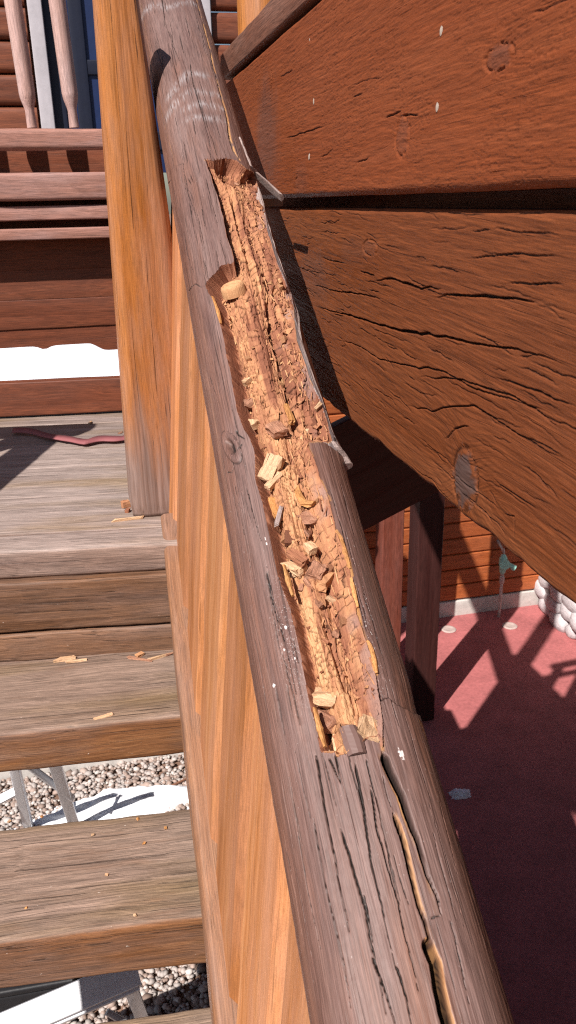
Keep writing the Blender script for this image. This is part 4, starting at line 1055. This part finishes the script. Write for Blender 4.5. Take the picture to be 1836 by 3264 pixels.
featA = dict(pits=True, checks=10, slope=.0, ragged=.0015,
    knots=[((1282, 435), .022, .020, .16, 0), ((1590, 183), .026, .010, .28, .1)],
    cracks=[([(907, 443), (967, 422), (1035, 401)], .0026, .004), ([(1223, 379), (1255, 365), (1282, 354)], .0022, .004), ([(1274, 373), (1310, 366), (1338, 369)], .0022, .004), ([(864, 217), (866, 250), (860, 333)], .007, .008), ([(1120, 310), (1160, 300)], .0015, .003)],
    stain=[((850, 430), .12, .12, .38), ((960, 600), .05, .05, .18)])
ub = heavy_board('plank', .004, .262, XB - .016, .055, M['boardA'], featA, 5); ub['label'] = 'upper plank with rough sawn face'
featB = dict(checks=240, slope=-.035, ragged=.007,
    knots=[((1484, 1525), .030, .033, .78, 1.0), ((1180, 790), .03, .010, .15, .3)],
    cracks=[([(1001, 908), (1078, 930), (1150, 938), (1231, 955)], .0030, .006), ([(1146, 866), (1197, 878)], .0036, .006), ([(1188, 896), (1248, 887), (1333, 917), (1419, 921)], .0044, .009),
            ([(1380, 950), (1419, 943), (1538, 943), (1658, 955), (1740, 968)], .0042, .009), ([(1470, 827), (1623, 810), (1828, 819)], .0018, .004), ([(1606, 904), (1720, 905), (1820, 900)], .0020, .004),
            ([(1018, 819), (1112, 844)], .0020, .004), ([(1001, 976), (1140, 1014), (1267, 1052), (1394, 1071), (1520, 1096), (1647, 1115), (1774, 1147), (1860, 1190)], .0048, .011),
            ([(1052, 1077), (1140, 1102), (1216, 1147), (1330, 1172), (1394, 1178), (1520, 1242), (1647, 1280), (1860, 1350)], .0026, .006),
            ([(1321, 1200), (1375, 1205), (1473, 1211), (1538, 1233), (1636, 1265), (1701, 1303), (1831, 1401)], .0026, .006),
            ([(1278, 1287), (1375, 1311), (1441, 1298), (1511, 1292), (1565, 1325), (1625, 1368), (1728, 1428), (1850, 1485)], .0026, .006),
            ([(1411, 1406), (1430, 1395), (1451, 1368), (1484, 1357), (1506, 1360)], .0024, .005), ([(1565, 1515), (1592, 1547), (1647, 1580), (1728, 1634)], .0018, .004),
            ([(1565, 1200), (1701, 1243), (1850, 1303)], .0024, .005), ([(1595, 1640), (1640, 1645), (1638, 1720)], .0014, .003), ([(1060, 1000), (1100, 1010)], .0018, .003)],
    stain=[((1000, 880), .12, .05, .22), ((1130, 800), .09, .02, .12)])
lb = heavy_board('plank', -.322, -.012, XB, .055, M['boardB'], featB, 9, 1.95); lb['label'] = 'lower plank with long cracks and a big gray knot'
board('cap_strip', (XB + .012, -.88, .288), (XB + .012, 2.15, .296), .070, .052, M['cap'], wallb, r=.004, n=60, wob=.0025, seed=77)
board('batten', (XB + .085, -.85, -.03), (XB + .085, 1.88, -.03), .05, .14, M['darkwall'], wallb, n=6)
for px in ((988, 122), (1406, 98), (1393, 341), (985, 500), (1000, 322)):
    y, z = onx(px, XB - .016)[1:]
    lathe('nail', [(0, .0052), (.003, .0050), (.0042, .0036), (.0045, .001)], M['nail'], frame((XB - .0145, y, z), (-1, 0, .1)) @ Matrix.Diagonal((.5, .62, 1.0, 1)), wallb, 10)

# ================================================================== NEIGHBOURING DECK BEHIND THE BOARDS, LEFT HANDRAIL
ud = empty('side_deck', (1.6, .5, -.2), 'shaded deck floor behind the heavy boards', 'deck')
for i in range(38):
    board('deck_board', (.43, 1.86 - i * .165, -.22), (6.5, 2.38 - i * .165, -.22 - .004 * (i % 2)), .176, .04, M['beam'], ud, n=3, wob=0)
board('rim_joist', (.44, 1.935, -.27), (6.5, 2.455, -.27), .045, .08, M['beam'], ud, n=3, wob=0)
ur = empty('side_railing', (1.6, 1.93, -.2), 'square baluster railing along the end of the side deck', 'railing')
board('top_rail', (.50, 1.93, .345), (4.2, 2.25, .345), .05, .045, M['beam'], ur, n=3, wob=0)
board('middle_rail', (.50, 1.93, .19), (4.2, 2.25, .19), .04, .035, M['beam'], ur, n=3, wob=0)
b0 = None
for i in range(17):
    x = .56 + i * .215; mw = frame((x, 1.93 + (x - .5) * .0865, -.2), (0, 0, 1), (0, 1, 0))
    if b0 is None: b0 = sweep('baluster', .53, rrect(.045, .045, .004), M['beam'], mw, ur, 3)
    else: o = b0.copy(); COL.objects.link(o); place(o, mw, ur)
cw = empty('added_court_wall', (5.2, 0, GROUND), 'added unseen siding wall blocking skylight from the patio below the side deck', 'wall')  # added out of view to cut the skylight reaching the patio
for i in range(12):
    board('siding_board', (5.2, -4.5, GROUND + .11 + i * .2), (5.2, 2.3, GROUND + .11 + i * .2), .05, .196, M['darkwall'], cw, n=3, wob=0)
us = empty('added_bounce_blocker', (.34, 2.2, GROUND), 'added unseen dark board wall under the stairs blocking bounce light to the patio', 'wall')  # added, hidden from the lens, to stop gravel bounce light brightening the patio
for i in range(7):
    board('board', (.335, .2, GROUND + .1 + i * .2), (.335, 3.7, GROUND + .1 + i * .2), .03, .198, M['shade_dark'], us, n=3, wob=0)
lr = empty('left_railing', (-.75, 1.9, -.2), 'log handrail on the left side of the stairs', 'railing')
bar('handrail', (-.865, -.4, -1.02), (-.785, 1.93, .262), .052, M['post'], lr, 18)
bar('cross_rail', (-1.6, 2.07, .27), (-.69, 1.93, .27), .060, M['post'], lr, 18)
bar('newel_post', (-.79, 1.95, LZ - .3), (-.79, 1.95, .27), .05, M['post'], lr, 18)

# ================================================================== SMALL THINGS ON STAIRS AND LANDING
def litter(px, z, size, m, rotz, label, name='wood_chip', cat='wood chip', seed=1, group='wood litter on the steps', bend=0):
    p = onz(px, z); me = hull_mesh(name, *size, 18, seed, .8, bend, 1); me.materials.append(m)
    o = bpy.data.objects.new(name, me); COL.objects.link(o)
    place(o, Matrix.Translation((p[0], p[1], z + size[2] * .45)) @ Matrix.Rotation(rotz, 4, 'Z'), None)
    return tag(o, label, cat, group)
litter((408, 1658), LZ, (.072, .009, .006), M['pale'], .05, 'pale stick on the landing at the foot of the tan post', 'wood_stick', 'stick', 31)
litter((288, 1350), LZ, (.030, .007, .006), M['pale'], 1.3, 'short pale stick near the back of the landing', 'wood_stick', 'stick', 32)
litter((385, 1382), LZ, (.022, .005, .005), M['brownchip'], .8, 'small dark stick beside the faded red strap', 'wood_stick', 'stick', 33)
litter((402, 1618), LZ, (.020, .012, .018), M['rotblock'], .4, 'reddish bark crumb against the foot of the golden tan post', 'bark_crumb', 'bark', 34)
litter((408, 1632), LZ, (.016, .010, .008), M['rotblock'], 1.2, 'small reddish bark crumb in front of the larger one', 'bark_crumb', 'bark', 35)
ZB = -.89
litter((205, 2104), ZB, (.050, .012, .006), M['pale'], .1, 'flat pale chip at the foot of the riser, left on the upper tread', seed=36)
litter((245, 2110), ZB, (.045, .005, .005), M['pale'], .05, 'thin pale sliver beside the flat chip on the upper tread', seed=37)
litter((520, 2092), ZB, (.072, .008, .005), M['pale'], .35, 'long pale sliver at the right end of the upper tread by the balusters', seed=38)
litter((445, 2090), ZB, (.020, .012, .006), M['rotblock'], .6, 'tan crumb by the riser on the upper tread', seed=39)
litter((545, 2086), ZB, (.024, .007, .005), M['brownchip'], .3, 'brown sliver near the balusters on the upper tread', seed=40)
litter((445, 2105), ZB, (.06, .006, .005), M['brownchip'], -.6, 'slanting brown twig like sliver on the upper tread', seed=41)
litter((328, 2285), ZB, (.038, .009, .003), M['pale'], .2, 'yellow flake at the front edge of the upper tread', seed=42)
ZA = -1.08
for k, (px, c) in enumerate((((296, 2663), 'pale'), ((460, 2690), 'yellow'), ((440, 2612), 'yellow'), ((82, 2896), 'yellow'), ((134, 2604), 'yellow'), ((430, 2920), 'pale'), ((340, 2790), 'pale'), ((30, 2620), 'pale'), ((528, 2640), 'yellow'))):
    litter(px, ZA, (.006, .005, .003), M[c], k, 'tiny pale crumb lying on the lower brown tread', 'crumb', 'crumb', 50 + k, 'crumbs on the lower tread')
# red strap on the landing
pts = [onz(p, LZ + .012) for p in ((40, 1372), (110, 1378), (200, 1400), (270, 1408), (330, 1400), (400, 1396))]
pp = np.array(pts); n = 40; tt = np.linspace(0, 1, n); cum = np.linspace(0, 1, len(pp)); Cc = np.stack([np.interp(tt, cum, pp[:, i]) for i in range(3)], 1)
V = []
for i in range(n):
    a = .5 * math.sin(i * .25) ; hw_ = .022
    up = np.array((0, math.cos(a * 1.4), abs(math.sin(a)) * .9)); wv = .006 * math.sin(i * .5)
    for s_ in (-1, 1):
        for h_ in (0, .003): V.append(Cc[i] + up * hw_ * s_ * np.array((1, 1, .35)) + (0, wv, h_ - .002 + .006 * abs(math.sin(a))))
F = []
for i in range(n - 1):
    a = 4 * i; b = a + 4
    F += [(a, b, b + 2, a + 2), (a + 1, a + 3, b + 3, b + 1), (a, a + 1, b + 1, b), (a + 2, b + 2, b + 3, a + 3)]
me = fast_mesh('strap', np.array(V), F)
tag(obj_from('strap', me, M['strap']), 'faded red flat strap lying across the back of the landing', 'strap')

# ladder under the stairs
la = empty('stepladder', (-.5, 2.7, GROUND), 'gray aluminium stepladder standing in the gravel under the stairs', 'ladder')
def lbar(p0, z0, p1, z1, w_, name='leg', m='alu'):
    a = onz(p0, z0); b_ = onz(p1, z1); return board(name, a, b_, w_, w_ * .55, M[m], la, up=(0, -.6, .8), n=4, wob=0, r=.004)
lbar((40, 2420), -2.15, (92, 2640), GROUND, .045); lbar((170, 2420), -2.15, (240, 2640), GROUND, .05)
lbar((90, 2440), -2.2, (232, 2545), -2.5, .03, 'brace'); lbar((-60, 2580), -2.5, (70, 2512), -2.45, .04, 'step')
lbar((-40, 3300), -2.3, (440, 3095), -2.25, .085, 'side_rail'); lbar((-40, 3335), -2.32, (440, 3130), -2.27, .05, 'side_rail')
lbar((395, 3090), -2.25, (470, 3290), GROUND, .045); lbar((340, 3225), -2.5, (450, 3290), -2.6, .022, 'brace')
bb = empty('tool_box', onz((90, 3180), GROUND), 'black box with a lid in the shade under the lower gap', 'box')
a = onz((60, 3190), GROUND)
board('body', a + (-.25, 0, .10), a + (.22, -.02, .10), .26, .2, M['black'], bb, r=.02, n=4, wob=0)
board('lid', a + (-.26, 0, .215), a + (.23, -.02, .215), .28, .028, M['black'], bb, r=.01, n=4, wob=0)
tw = litter((560, 2500), GROUND + .03, (.22, .014, .012), M['brownchip'], .45, 'brown twig lying on gravel beside the snow patch', 'twig', 'twig', 71, None)

# ================================================================== LIFT THE WHOLE PLACE SO THE GROUND IS AT ZERO
for o in list(S.objects):
    if o.parent is None: o.location.z += -GROUND
